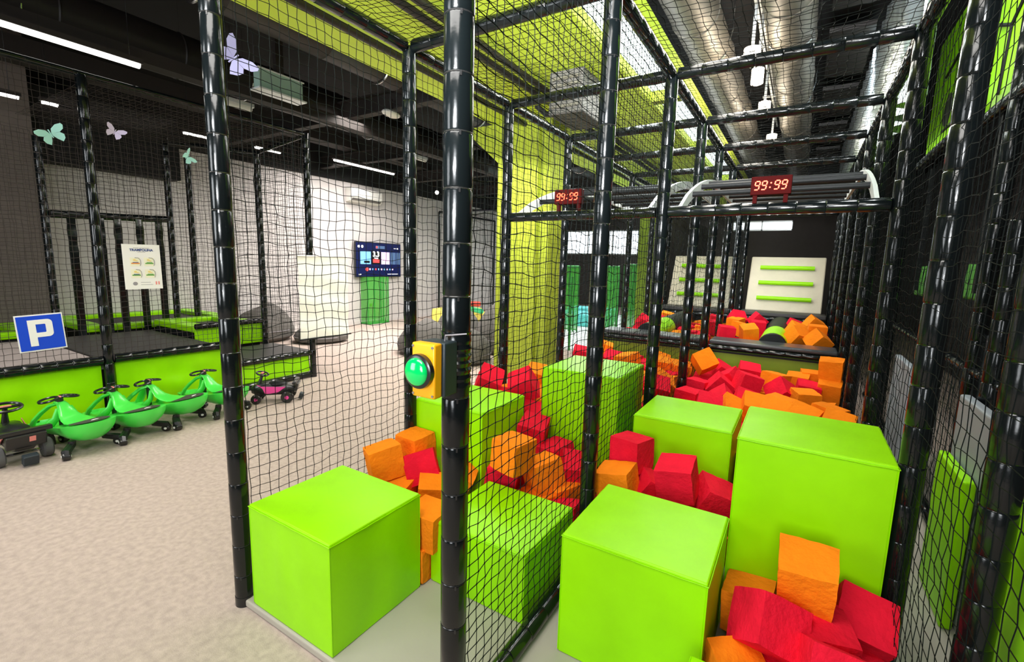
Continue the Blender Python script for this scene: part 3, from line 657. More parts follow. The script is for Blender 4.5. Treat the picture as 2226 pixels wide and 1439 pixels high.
PLACED=[('O1','o',0.133,2.085,0.551,0.29,-0.02,-0.01),
('O2','o',-0.06,2.192,0.26,-0.04,-0.05,-0.06),
('R3','r',0.335,2.192,0.36,0.63,0.2,-0.01),
('R5','r',-0.481,2.597,0.592,0.16,-0.14,0.01),
('R7','r',-0.79,2.746,0.619,-0.05,-0.04,-0.24),
('O4','o',-0.8,2.53,0.5,0.06,-0.17,-0.0),
('O5','o',-1.405,2.339,0.6,-0.03,0.07,-0.14),
('O6','o',-2.14,2.262,0.496,0.06,-0.0,-0.02),
('PO','o',-0.79,5.215,0.785,0.97,-0.44,0.58),
('PR1','r',-0.342,4.892,0.678,1.6,0.28,0.46),
('POc','o',0.335,5.45,0.82,0.12,-0.02,-0.12),
('PRb','r',-0.551,4.028,0.616,0.49,0.13,0.17),
('POd','o',-0.055,4.362,0.624,0.0,0.09,-0.45),
('R1','r',0.022,1.916,0.4,-0.66,0.44,0.44),
('R2','r',0.223,1.816,0.36,-0.52,0.17,0.17),
('R4','r',0.19,2.024,0.34,0.17,0.09,0.35),
('O3','o',-0.072,1.793,0.22,0.35,0.09,0.7),
('R6','r',-0.301,2.701,0.47,0.21,0.38,0.49),
('R6b','r',-0.662,2.693,0.425,0.17,0.61,0.7),
('R9','r',-0.1,3.12,0.66,0.05,0.03,0.03),
('O9','o',-0.1,3.06,0.42,0.0,0.05,0.09),
('O7','o',-2.14,1.975,0.5,0.14,-0.1,-0.49),
('R8','r',-1.974,2.151,0.437,-0.35,-0.26,0.73),
('O8','o',-1.8,2.064,0.33,0.09,0.09,0.7),
('O10','o',-2.047,2.025,0.323,0.35,0.17,0.17),
('O11','o',-1.782,2.256,0.36,0.17,0.52,0.52),
('O12','o',-1.658,1.788,0.145,0.0,0.0,0.07),
('R10','r',-1.534,2.439,0.37,0.09,0.17,0.35),
('O13','o',-1.302,2.559,0.416,0.17,-0.14,-0.52),
('O14','o',-1.217,2.631,0.268,0.07,0.14,-0.44),
('R11','r',-1.351,2.841,0.42,0.17,-0.09,-0.35),
('R12','r',-1.158,2.75,0.396,0.35,0.09,0.52),
('R13','r',-1.552,2.862,0.55,0.26,0.17,0.26),
('R14','r',-1.696,3.1,0.557,0.52,0.17,0.44),
('R15','r',-2.111,3.1,0.788,0.52,0.35,0.61),
('R16','r',-1.81,3.15,0.796,0.44,-0.44,0.35),
('O15','o',-1.987,3.7,0.725,0.26,0.17,0.26),
('R17','r',-1.934,4.6,0.785,0.17,0.17,0.44),
('O16','o',-1.982,5.4,0.74,0.09,0.26,0.35),
('R18','r',-1.689,4.9,0.712,0.35,0.09,0.17),
('O17','o',-1.456,4.7,0.765,0.14,-0.17,-0.26),
('O18','o',-1.283,5.336,0.67,0.61,0.35,0.7),
('O19','o',-1.221,5.162,0.668,0.17,0.09,0.26),
('O20','o',-1.082,4.6,0.623,0.35,0.61,0.52),
('R19','r',-1.04,4.3,0.638,0.52,0.17,0.35),
('O21','o',-1.04,5.195,0.647,0.21,0.17,0.52),
('c3','r',-0.522,5.1,0.64,0.44,0.96,0.17),
('c4','r',-0.578,4.9,0.614,0.17,0.66,0.35),
('c5','r',-0.374,5.35,0.682,0.26,0.14,0.17),
('c5b','r',-0.64,5.4,0.646,0.35,0.52,0.52),
('c6','r',-0.785,4.9,0.554,-0.07,0.09,-0.21),
('c6b','r',-0.79,5.259,0.536,0.14,0.0,0.09),
('PRa','r',-0.79,4.5,0.536,0.0,0.07,-0.26),
('c9','r',-0.504,4.5,0.576,0.35,0.87,0.52),
('c10','r',-0.319,4.5,0.58,0.44,0.26,0.17),
('o1','o',-0.127,5.13,0.676,-0.14,0.09,-0.44),
('o2','o',0.069,5.5,0.624,0.09,0.03,-0.07),
('o4','o',0.335,5.35,0.62,0.24,0.03,-0.1),
('o5','o',0.188,5.65,0.641,0.03,0.03,0.09),
('o7','o',0.132,4.85,0.6,0.09,0.0,0.38),
('r11','r',-0.054,4.97,0.618,0.7,0.52,0.79),
('r12','r',0.158,5.3,0.585,0.17,0.09,0.09),
('o8','o',-0.223,4.205,0.629,0.49,0.14,0.14),
('o9','o',-0.4,4.2,0.575,0.52,0.44,0.35),
('o10','o',-0.075,4.095,0.64,0.38,0.17,-0.17),
('o11','o',0.107,4.05,0.637,0.44,0.21,-0.31),
('o12','o',0.281,4.35,0.614,-0.1,0.14,-0.52),
('o13','o',0.324,4.0,0.638,0.44,0.14,-0.21),
('q1','r',-0.79,8.0,1.004,0.73,0.14,0.66),
('q2','r',-0.512,8.1,0.985,0.17,0.66,0.44),
('q3','r',-1.123,8.2,0.915,0.1,0.17,0.21),
('q4','o',-0.79,7.8,0.938,0.07,0.07,-0.35),
('q5','r',-1.04,7.3,0.92,0.14,0.1,0.44),
('q6','o',-0.688,7.4,0.914,-0.09,0.21,-0.26),
('q7','o',-0.523,6.9,0.931,0.31,-0.17,0.35),
('q8','r',-0.472,7.6,0.935,0.1,0.07,0.17),
('q9','r',-0.79,6.8,0.911,0.07,0.07,0.31),
('q10','o',0.203,7.4,1.045,0.26,0.56,0.35),
('q11','o',0.225,6.8,1.012,0.05,0.05,0.07),
('q12','o',0.015,7.1,0.982,0.35,0.35,0.44),
('q13','r',-0.014,8.0,0.945,0.17,0.35,0.26),
('q14','o',0.03,6.6,0.968,0.61,0.26,0.7),
('q15','o',0.242,6.45,0.952,0.52,0.52,0.7),
('q16','o',-1.86,8.0,0.926,0.1,0.21,0.17),
('q17','r',-1.828,7.6,0.884,0.17,0.35,0.26),
('q18','r',-2.134,7.6,0.864,0.52,0.52,0.52),
('q19','r',-1.685,8.0,0.865,0.21,0.26,0.17)]
FILL=[('r',-1.9,1.822,0.237,-0.1,0.02,0.1,'low red foam cube in the left block gaps, first row, first from left','buried foam cubes in the left block gaps'),
('o',-1.31,2.45,0.227,0.02,0.07,-0.41,'low orange foam cube in the left block gaps, second row, first from left','buried foam cubes in the left block gaps'),
('r',-1.103,2.45,0.22,-0.17,-0.08,0.14,'low red foam cube in the left block gaps, second row, second from left','buried foam cubes in the left block gaps'),
('r',-1.517,2.67,0.258,0.05,-0.15,-0.7,'low red foam cube in the left block gaps, third row, first from left','buried foam cubes in the left block gaps'),
('r',-1.103,2.89,0.251,-0.08,0.13,-0.03,'low red foam cube in the left block gaps, fourth row, first from left','buried foam cubes in the left block gaps'),
('r',-1.9,3.067,0.647,0.1,0.17,0.62,'low red foam cube in the left block gaps, fifth row, first from left','buried foam cubes in the left block gaps'),
('o',-2.1,3.3,0.591,0.14,-0.19,0.4,'low orange foam cube in the left block gaps, sixth row, first from left','buried foam cubes in the left block gaps'),
('o',-1.7,3.3,0.61,0.17,-0.06,0.59,'low orange foam cube in the left block gaps, sixth row, second from left','buried foam cubes in the left block gaps'),
('o',-2.1,3.533,0.552,-0.2,-0.18,-0.45,'low orange foam cube in the near left pit, first row, first from left','buried foam cubes in the near left pit'),
('o',-1.9,3.533,0.575,0.14,-0.19,0.62,'low orange foam cube in the near left pit, first row, second from left','buried foam cubes in the near left pit'),
('r',-1.082,3.766,0.514,0.13,0.12,0.23,'low red foam cube in the near left pit, second row, first from left','buried foam cubes in the near left pit'),
('o',-1.082,3.978,0.512,0.19,0.2,0.28,'low orange foam cube in the near left pit, third row, first from left','buried foam cubes in the near left pit'),
('r',-2.098,4.19,0.56,-0.03,-0.18,0.58,'low red foam cube in the near left pit, fourth row, first from left','buried foam cubes in the near left pit'),
('r',-2.098,4.402,0.512,0.14,-0.15,0.32,'low red foam cube in the near left pit, fifth row, first from left','buried foam cubes in the near left pit'),
('r',-1.285,4.402,0.512,-0.02,0.17,0.54,'low red foam cube in the near left pit, fifth row, second from left','buried foam cubes in the near left pit'),
('o',-2.098,4.614,0.567,0.12,-0.16,-0.09,'low orange foam cube in the near left pit, sixth row, first from left','buried foam cubes in the near left pit'),
('r',-1.895,4.614,0.543,0.07,-0.01,0.44,'low red foam cube in the near left pit, sixth row, second from left','buried foam cubes in the near left pit'),
('o',-1.488,4.614,0.533,0.17,0.04,-0.34,'low orange foam cube in the near left pit, sixth row, third from left','buried foam cubes in the near left pit'),
('r',-1.285,4.614,0.543,0.11,-0.03,0.11,'low red foam cube in the near left pit, sixth row, fourth from left','buried foam cubes in the near left pit'),
('r',-1.692,4.826,0.538,0.04,0.04,-0.37,'low red foam cube in the near left pit, seventh row, first from left','buried foam cubes in the near left pit'),
('r',-1.488,4.826,0.569,-0.03,-0.07,0.68,'low red foam cube in the near left pit, seventh row, second from left','buried foam cubes in the near left pit'),
('o',-1.285,4.826,0.552,-0.01,0.16,-0.16,'low orange foam cube in the near left pit, seventh row, third from left','buried foam cubes in the near left pit'),
('o',-1.082,4.826,0.549,0.08,-0.15,-0.29,'low orange foam cube in the near left pit, seventh row, fourth from left','buried foam cubes in the near left pit'),
('o',-2.098,5.038,0.561,-0.02,-0.0,0.32,'low orange foam cube in the near left pit, eighth row, first from left','buried foam cubes in the near left pit'),
('r',-1.895,5.038,0.56,0.14,0.15,0.26,'low red foam cube in the near left pit, eighth row, second from left','buried foam cubes in the near left pit'),
('r',-1.488,5.038,0.54,-0.01,-0.15,0.17,'low red foam cube in the near left pit, eighth row, third from left','buried foam cubes in the near left pit'),
('r',-1.082,5.038,0.565,0.04,-0.03,-0.47,'low red foam cube in the near left pit, eighth row, fourth from left','buried foam cubes in the near left pit'),
('r',-2.098,5.25,0.539,-0.04,-0.14,-0.17,'low red foam cube in the near left pit, ninth row, first from left','buried foam cubes in the near left pit'),
('o',-1.895,5.25,0.569,0.01,0.01,-0.47,'low orange foam cube in the near left pit, ninth row, second from left','buried foam cubes in the near left pit'),
('r',-1.488,5.25,0.537,0.11,0.13,-0.68,'low red foam cube in the near left pit, ninth row, third from left','buried foam cubes in the near left pit'),
('r',-1.488,5.462,0.542,0.17,0.11,-0.36,'low red foam cube in the near left pit, tenth row, first from left','buried foam cubes in the near left pit'),
('r',-1.082,5.462,0.513,-0.05,-0.17,-0.62,'low red foam cube in the near left pit, tenth row, second from left','buried foam cubes in the near left pit'),
('r',-1.895,5.674,0.566,0.08,0.09,0.32,'low red foam cube in the near left pit, eleventh row, first from left','buried foam cubes in the near left pit'),
('r',-1.692,5.674,0.559,0.13,0.06,-0.18,'low red foam cube in the near left pit, eleventh row, second from left','buried foam cubes in the near left pit'),
('r',-1.488,5.674,0.526,0.2,-0.08,0.15,'low red foam cube in the near left pit, eleventh row, third from left','buried foam cubes in the near left pit'),
('o',-1.082,5.674,0.545,0.15,-0.15,-0.1,'low orange foam cube in the near left pit, eleventh row, fourth from left','buried foam cubes in the near left pit'),
('r',0.12,1.708,0.211,-0.15,0.19,0.23,'low red foam cube in the right block gaps, first row, first from left','buried foam cubes in the right block gaps'),
('o',0.307,1.708,0.22,0.12,-0.03,0.49,'low orange foam cube in the right block gaps, first row, second from left','buried foam cubes in the right block gaps'),
('r',0.12,1.925,0.219,0.05,-0.06,-0.37,'low red foam cube in the right block gaps, second row, first from left','buried foam cubes in the right block gaps'),
('o',0.307,1.925,0.201,0.03,0.1,-0.15,'low orange foam cube in the right block gaps, second row, second from left','buried foam cubes in the right block gaps'),
('r',0.307,2.142,0.176,-0.12,-0.18,0.54,'low red foam cube in the right block gaps, third row, first from left','buried foam cubes in the right block gaps'),
('r',-0.307,2.403,0.33,-0.15,0.04,-0.37,'low red foam cube in the right block gaps, fourth row, first from left','buried foam cubes in the right block gaps'),
('r',-0.733,2.61,0.293,-0.14,0.05,0.01,'low red foam cube in the right block gaps, fifth row, first from left','buried foam cubes in the right block gaps'),
('r',-0.52,2.61,0.335,-0.15,-0.11,-0.18,'low red foam cube in the right block gaps, fifth row, second from left','buried foam cubes in the right block gaps'),
('r',-0.307,2.817,0.319,0.12,-0.19,0.32,'low red foam cube in the right block gaps, sixth row, first from left','buried foam cubes in the right block gaps'),
('o',-0.133,3.225,0.483,-0.08,-0.09,0.17,'low orange foam cube in the right block gaps, seventh row, first from left','buried foam cubes in the right block gaps'),
('o',-0.133,3.408,0.524,-0.13,0.05,0.37,'low orange foam cube in the right block gaps, eighth row, first from left','buried foam cubes in the right block gaps'),
('o',-0.323,3.671,0.446,-0.19,0.02,-0.02,'low orange foam cube in the near right pit, first row, first from left','buried foam cubes in the near right pit'),
('o',-0.117,3.671,0.433,-0.17,-0.13,-0.33,'low orange foam cube in the near right pit, first row, second from left','buried foam cubes in the near right pit'),
('r',-0.323,3.893,0.444,0.05,0.09,0.58,'low red foam cube in the near right pit, second row, first from left','buried foam cubes in the near right pit'),
('o',-0.117,3.893,0.451,-0.17,0.11,0.08,'low orange foam cube in the near right pit, second row, second from left','buried foam cubes in the near right pit'),
('r',-0.737,4.115,0.42,-0.05,0.15,-0.49,'low red foam cube in the near right pit, third row, first from left','buried foam cubes in the near right pit'),
('r',-0.53,4.115,0.466,-0.03,0.19,-0.69,'low red foam cube in the near right pit, third row, second from left','buried foam cubes in the near right pit'),
('r',-0.323,4.115,0.428,0.13,-0.11,-0.54,'low red foam cube in the near right pit, third row, third from left','buried foam cubes in the near right pit'),
('r',-0.117,4.115,0.412,-0.15,-0.06,0.5,'low red foam cube in the near right pit, third row, fourth from left','buried foam cubes in the near right pit'),
('o',0.09,4.115,0.431,0.19,0.14,0.49,'low orange foam cube in the near right pit, third row, fifth from left','buried foam cubes in the near right pit'),
('o',0.297,4.115,0.445,0.09,-0.08,0.6,'low orange foam cube in the near right pit, third row, sixth from left','buried foam cubes in the near right pit'),
('r',-0.737,4.337,0.425,-0.14,-0.09,-0.37,'low red foam cube in the near right pit, fourth row, first from left','buried foam cubes in the near right pit'),
('r',-0.53,5.003,0.439,-0.1,-0.18,-0.14,'low red foam cube in the near right pit, fifth row, first from left','buried foam cubes in the near right pit'),
('o',0.297,5.003,0.468,-0.04,-0.2,-0.15,'low orange foam cube in the near right pit, fifth row, second from left','buried foam cubes in the near right pit'),
('o',-0.117,5.225,0.438,-0.02,0.11,0.61,'low orange foam cube in the near right pit, sixth row, first from left','buried foam cubes in the near right pit'),
('r',-0.323,5.447,0.456,-0.02,0.13,0.22,'low red foam cube in the near right pit, seventh row, first from left','buried foam cubes in the near right pit'),
('r',-0.53,6.837,0.735,0.07,-0.17,-0.32,'low red foam cube in the far right pit, first row, first from left','buried foam cubes in the far right pit'),
('r',-0.323,6.837,0.75,-0.13,-0.02,-0.6,'low red foam cube in the far right pit, first row, second from left','buried foam cubes in the far right pit'),
('r',-0.737,7.043,0.739,-0.12,-0.14,-0.57,'low red foam cube in the far right pit, second row, first from left','buried foam cubes in the far right pit'),
('r',-0.323,7.457,0.766,-0.13,-0.03,-0.33,'low red foam cube in the far right pit, third row, first from left','buried foam cubes in the far right pit'),
('r',0.297,8.283,0.738,0.11,-0.15,0.05,'low red foam cube in the far right pit, fourth row, first from left','buried foam cubes in the far right pit'),
('r',-1.082,6.423,0.749,-0.02,-0.14,-0.23,'low red foam cube in the far left pit, first row, first from left','buried foam cubes in the far left pit'),
('o',-2.098,6.63,0.759,-0.14,-0.18,0.61,'low orange foam cube in the far left pit, second row, first from left','buried foam cubes in the far left pit'),
('o',-1.082,6.63,0.752,0.14,0.14,0.17,'low orange foam cube in the far left pit, second row, second from left','buried foam cubes in the far left pit'),
('r',-2.098,6.837,0.738,0.17,0.03,0.0,'low red foam cube in the far left pit, third row, first from left','buried foam cubes in the far left pit'),
('r',-1.082,6.837,0.761,-0.01,-0.07,0.17,'low red foam cube in the far left pit, third row, second from left','buried foam cubes in the far left pit'),
('o',-1.488,7.043,0.743,0.13,-0.07,0.59,'low orange foam cube in the far left pit, fourth row, first from left','buried foam cubes in the far left pit'),
('r',-1.285,7.043,0.767,-0.06,-0.12,0.25,'low red foam cube in the far left pit, fourth row, second from left','buried foam cubes in the far left pit'),
('o',-1.082,7.043,0.717,-0.05,0.11,0.62,'low orange foam cube in the far left pit, fourth row, third from left','buried foam cubes in the far left pit'),
('r',-2.098,7.25,0.746,-0.12,0.08,0.32,'low red foam cube in the far left pit, fifth row, first from left','buried foam cubes in the far left pit'),
('r',-1.285,7.25,0.738,0.14,-0.07,0.26,'low red foam cube in the far left pit, fifth row, second from left','buried foam cubes in the far left pit'),
('r',-1.488,7.457,0.755,0.12,-0.02,0.59,'low red foam cube in the far left pit, sixth row, first from left','buried foam cubes in the far left pit'),
('o',-1.285,7.457,0.737,-0.18,-0.11,-0.3,'low orange foam cube in the far left pit, sixth row, second from left','buried foam cubes in the far left pit'),
('o',-1.082,7.457,0.733,0.2,-0.15,0.35,'low orange foam cube in the far left pit, sixth row, third from left','buried foam cubes in the far left pit'),
('o',-1.285,7.663,0.726,0.0,-0.06,0.01,'low orange foam cube in the far left pit, seventh row, first from left','buried foam cubes in the far left pit'),
('r',-1.488,7.87,0.759,-0.08,0.13,-0.6,'low red foam cube in the far left pit, eighth row, first from left','buried foam cubes in the far left pit'),
('o',-1.285,7.87,0.761,-0.02,0.06,0.16,'low orange foam cube in the far left pit, eighth row, second from left','buried foam cubes in the far left pit'),
('r',-1.488,8.283,0.754,-0.07,0.14,0.39,'low red foam cube in the far left pit, ninth row, first from left','buried foam cubes in the far left pit'),
('o',-1.082,8.49,0.764,-0.08,-0.06,0.16,'low orange foam cube in the far left pit, tenth row, first from left','buried foam cubes in the far left pit'),
('o',-1.488,8.697,0.748,0.05,-0.18,0.02,'low orange foam cube in the far left pit, eleventh row, first from left','buried foam cubes in the far left pit')]

PLACED.append(('S1', 'r', -1.123, 8.200, 0.74, 0.03, 0.02, 0.3)); PLACED.append(('S2', 'o', 0.203, 7.400, 0.80, 0.04, 0.03, 0.4))
PLACED.append(('O22', 'o', -1.605, 1.80, 0.335, 0.05, 0.06, 0.12))
NEAR = {
'S1': 'red foam cube supporting an upper one at the back of the far right pit',
'S2': 'orange foam cube supporting the tilted one right of the padded roller',
'O22': 'orange foam cube stacked on the one between the two lowest green blocks',
'O1': 'upright orange foam cube standing in front of the big right green block',
'O2': 'orange foam cube wedged between the bottom centre green block and the upright orange cube',
'R3': 'large tilted red foam cube farthest right in the foreground',
'R1': 'tilted red foam cube with its ridge up, left of the upright orange cube',
'R2': 'red foam cube cut by the bottom edge, below the upright orange cube',
'R4': 'small visible red foam cube directly under the upright orange cube',
'O3': 'orange foam cube cut by the bottom edge beside the near green block',
'R5': 'upright dark red foam cube in front of the farthest green block of the right lane',
'R6': 'tilted red foam cube lying right of the upright dark red one',
'R6b': 'red foam cube half hidden left of the upright dark red one',
'R7': 'red foam cube right of the central post, on top beside an orange cube',
'R9': 'red foam cube squeezed between the two right lane green blocks, upper one',
'O4': 'orange foam cube right of the central post, in front of a red cube',
'O9': 'orange foam cube squeezed between the two right lane green blocks, lower one',
'O5': 'orange foam cube on top behind the net, right of the button post',
'O6': 'orange foam cube standing at the second left post, beside the leftmost orange one',
'O7': 'orange foam cube directly behind the near left green block, leftmost of the cubes',
'R8': 'red foam cube left of the button post, below two orange cubes',
'O8': 'orange foam cube beside the right rear corner of the near left green block',
'O10': 'orange foam cube under the red one, behind the near left green block',
'O11': 'orange foam cube partly hidden by the button post',
'O12': 'orange foam cube on the grey mat between the two lowest green blocks at left',
'R10': 'red foam cube under the top orange cube behind the net',
'O13': 'orange foam cube behind the low netted green block, in the middle of the heap',
'O14': 'orange foam cube touching the rear edge of the low netted green block',
'R11': 'red foam cube at the foot of the tall netted green block, right one',
'R12': 'red foam cube left of the central post behind the net',
'R13': 'red foam cube between two netted green blocks, lower one',
'R14': 'red foam cube between two netted green blocks, upper one',
'R15': 'red foam cube above the netted green block, left of the third left post',
'R16': 'red foam cube right of the third left post behind the netted green block',
'O15': 'orange foam cube at the left edge of the tall netted green block',
'PO': 'tilted orange foam cube balanced on top of the red heap beside the ledge post',
'PR1': 'big tilted red foam cube in the middle of the right lane heap',
'POc': 'orange foam cube stacked on another at the far right end of the pit',
'o4': 'orange foam cube under the topmost one at the far right of the pit',
'PRa': 'flat topped red foam cube at the left end of the pit behind the green blocks',
'PRb': 'red foam cube standing face forward behind the farthest green block of the right lane',
'POd': 'orange foam cube with flat top in the middle right of the right lane pit',
'q1': 'red foam cube standing on its edge beyond the ledge, below the climbing boards',
'q2': 'red foam cube beyond the ledge, just left of the padded roller',
'q11': 'orange foam cube beyond the ledge at the far right, highest and squarest one there',
'q10': 'tilted orange foam cube behind the square one beyond the ledge at the right',
'q18': 'red foam cube of the left lane far pit beside the olive column',
'q16': 'orange foam cube on top of the left lane far pit',
}
used = set()
def cube(c, x, y, z, rx, ry, rz, label, group, k):
    key = (c, k % 5); o = bpy.data.objects.new('foam_cube', FM[key]); C.objects.link(o)
    o.location = (x, y, z); o.rotation_euler = (rx, ry, rz); tag(o, label, 'foam cube', group)
col = {'r': 'red', 'o': 'orange'}
PIT1 = {'c3': 'steeply leaning red foam cube left of the big tilted red one', 'c4': 'red foam cube tipped on its corner, leftmost of the leaning trio', 'c5': 'red foam cube behind the big tilted red one against the olive padding', 'c5b': 'red foam cube behind the tilted orange one, under the ledge', 'c6': 'red foam cube with flat pale top right of the pit post', 'c6b': 'red foam cube behind the flat topped red one, below the tilted orange cube', 'c9': 'leaning red foam cube right of the face forward red one', 'c10': 'red foam cube below the big tilted red one', 'o1': 'flat lying orange foam cube right of the big tilted red one', 'o2': 'orange foam cube showing its face against the olive padding, left of the two stacked ones', 'o5': 'narrow visible orange foam cube left of the stacked orange pair', 'o7': 'orange foam cube with flat top touching the stacked orange pair', 'r11': 'red foam cube corner poking up between orange cubes', 'r12': 'dark red foam cube mostly hidden under the orange ones by the stacked pair', 'o8': 'orange foam cube standing behind the gap of the two right lane green blocks', 'o9': 'small visible orange foam cube left of the gap between the right lane green blocks', 'o10': 'orange foam cube right behind the big right green block, left one of the row', 'o11': 'orange foam cube right behind the big right green block, middle one of the row', 'o13': 'orange foam cube right behind the big right green block, right one of the row', 'o12': 'flat orange foam cube in front of the stacked orange pair',
 'R17': 'red foam cube just above the tall netted green block, left of the central post', 'O16': 'orange foam cube right of the central post, low against the olive padding', 'R18': 'red foam cube behind the tall netted green block, right of the central post', 'O17': 'orange foam cube at the rear right corner of the tall netted green block', 'O18': 'tilted orange foam cube between the two middle row posts, top one', 'O19': 'orange foam cube left of the fourth middle row post', 'O20': 'orange foam cube on its corner between the two middle row posts', 'R19': 'red foam cube low between the two middle row posts', 'O21': 'orange foam cube behind the fourth middle row post',
 'q3': 'red foam cube far back beyond the ledge, beside the ledge post', 'q4': 'orange foam cube beyond the ledge, under the red one on its edge', 'q5': 'red foam cube beyond the ledge, in the middle left of the far pit', 'q6': 'orange foam cube beyond the ledge in the middle of the far pit', 'q7': 'orange foam cube beyond the ledge, left of the padded roller and close to the ledge', 'q8': 'red foam cube lying against the padded roller on its left', 'q9': 'red foam cube at the ledge, leftmost of the far pit', 'q12': 'orange foam cube right of the padded roller', 'q13': 'small visible red foam cube right of the roller far end', 'q14': 'orange foam cube at the ledge right of the roller', 'q15': 'orange foam cube at the ledge, rightmost of the far pit', 'q17': 'red foam cube in the left lane far pit, in front of an orange one', 'q19': 'red foam cube beside the left lane roller'}
for k, t in enumerate(PLACED):
    n, c = t[0], t[1]
    lab = NEAR.get(n) or PIT1.get(n) or (col[c]+' foam cube '+n)
    cube(c, *t[2:8], lab, 'foam cubes in the pits', k)
for k, t in enumerate(FILL): cube(t[0], *t[1:7], t[7], t[8], k)
# raised pit floors
m = MB(); m.bb(XL+0.05, XM-0.05, 3.66, 5.80, 0.04, 0.46); m.bb(XM+0.05, XR-0.05, 3.56, 5.80, 0.04, 0.36)
tag(m.build('pit_floor', 'deck_black'), 'dark padded floor under the foam cubes before the ledge', 'pit floor')
m = MB(); m.bb(XL+0.05, XM-0.05, 6.28, 8.86, 0.0, 0.62); m.bb(XM+0.05, XR-0.05, 6.28, 8.86, 0.0, 0.62)
tag(m.build('pit_floor', 'deck_black'), 'dark padded floor under the foam cubes beyond the ledge', 'pit floor')
# ledge
for x0, x1, nm in ((XL+0.05, XM-0.05, 'left'), (XM+0.05, XR-0.04, 'right')):
    p = empty('ledge', 'black padded ledge across the %s lane between the two foam pits' % nm, 'ledge', ((x0+x1)/2, 6.06, 0.04), 0, 'padded ledges')
    w = x1-x0
    m = MB(); m.bb(-w/2, w/2, -0.16, 0.20, 0.84, 0.89); m.build('top_pad', 'ledge_pad', p, bevel=0.02, smooth=True)
    m = MB(); m.bb(-w/2, w/2, -0.12, 0.12, 0.0, 0.82); m.build('fascia', 'olive_pad', p)
    m = MB(); sleeve(m, (-w/2, -0.15, 0.805), (w/2, -0.15, 0.805), 0.032, 0.15, 12); m.build('front_roll', 'black_vinyl', p, smooth=True)
    m = MB(); m.bb(-w/2, w/2, -0.14, -0.125, 0.745, 0.765); m.build('shadow_gap', 'black_pad', p)  # solid black strip standing in for the shade under the roll
# far ledge with climbing boards
for x0, x1, nm in ((XL+0.05, XM-0.05, 'left'), (XM+0.05, XR-0.05, 'right')):
    p = empty('ledge', 'narrow black ledge at the foot of the %s climbing board' % nm, 'ledge', ((x0+x1)/2, 9.05, 0.0), 0, 'padded ledges'); w = x1-x0
    m = MB(); m.bb(-w/2, w/2, -0.15, 0.30, 1.00, 1.065); m.build('top_pad', 'deck_black', p, bevel=0.015)
    m = MB(); sleeve(m, (-w/2, -0.14, 0.955), (w/2, -0.14, 0.955), 0.04, 0.15, 12); m.build('front_roll', 'black_vinyl', p, smooth=True)
    m = MB(); m.bb(-w/2, w/2, -0.10, 0.0, 0.0, 0.92); m.build('fascia', 'black_pad', p)
    bp = empty('climbing_board', 'beige padded climbing board with three green bars, %s lane' % nm, 'climbing board', ((x0+x1)/2+0.0, 9.22, 1.075), 0, 'padded climbing boards')
    th = RAD(24); R3 = Matrix.Rotation(-th, 3, 'X'); Lb = 1.03; wb = w-0.12
    m = MB(); m.box(R3 @ Vector((0, 0.05, Lb/2)) , (wb, 0.08, Lb), R3); m.build('board_pad', 'beige_pad', bp, bevel=0.02, smooth=True)
    for q in range(3):
        z = 0.22+q*0.29; c = R3 @ Vector((0, -0.03, z))
        b = MB(); b.tube([c+Vector((-wb*0.36, 0, 0)), c+Vector((wb*0.36, 0, 0))], 0.036, 14); b.build('grip_bar', 'lime_vinyl', bp, smooth=True)
    for sx in (-wb/2+0.1, wb/2-0.1):
        m = MB(); m.bb(sx-0.02, sx+0.02, 0.44, 0.48, -0.02, 0.80); m.build('back_support', 'black_pad', bp)
# rollers
for x, nm in ((-0.22, 'right'), (-1.70, 'left')):
    p = empty('padded_roller', 'black and green padded roller bridging the far foam pit of the %s lane' % nm, 'roller', (x, 6.30, 0.86), 0, 'padded rollers over the far pit')
    for k, (a, b, mt, nmx) in enumerate(((0.0, 0.10, 'black_pad', 'black_end'), (0.10, 0.95, 'lime_vinyl', 'green_sleeve'), (0.95, 2.52, 'black_pad', 'black_sleeve'))):
        m = MB(); m.tube([(0, a, 0), (0, a+0.01, 0), (0, b-0.01, 0), (0, b, 0)], [0.150, 0.158, 0.158, 0.150], 28); m.build(nmx, mt, p, smooth=True)
# arched monkey bars
def arcbars(xc, nm):
    p = empty('monkey_bars', 'arched monkey bars with white side rails above the %s lane' % nm, 'monkey bars', (xc, 3.62, ZB), 0, 'arched monkey bars')
    L = 3.3; hgt = 0.40; w = 1.14; N = 18
    def pt(t): return (L*t, hgt*(sin(pi/2*min(1, t/0.5)))**0.8 + 0.02)
    for s in (-1, 1):
        m = MB(); rings = []
        for i in range(N+1):
            y, z = pt(i/N); t2 = min(1, i/N+0.01); y2, z2 = pt(t2); y1, z1 = pt(max(0, i/N-0.01))
            tv = Vector((0, y2-y1, z2-z1)).normalized(); nn = Vector((0, -tv.z, tv.y)); c = Vector((s*w/2, y, z))
            rings.append([c+Vector((-0.012, 0, 0))-nn*0.035, c+Vector((0.012, 0, 0))-nn*0.035, c+Vector((0.012, 0, 0))+nn*0.035, c+Vector((-0.012, 0, 0))+nn*0.035])
        m.loft(rings); m.build('side_rail', 'white_metal', p)
    proto = None
    for i in range(1, 10):
        y, z = pt(i/10)
        if proto is None:
            m = MB(); m.tube([(-w/2, 0, 0), (w/2, 0, 0)], 0.022, 10); proto = m.build('rung', 'black_pad', p, smooth=True, loc=(0, y, z))
        else:
            c = proto.copy(); C.objects.link(c); c.parent = p; c.location = (0, y, z)
arcbars(-0.23, 'right'); arcbars(-1.59, 'left')
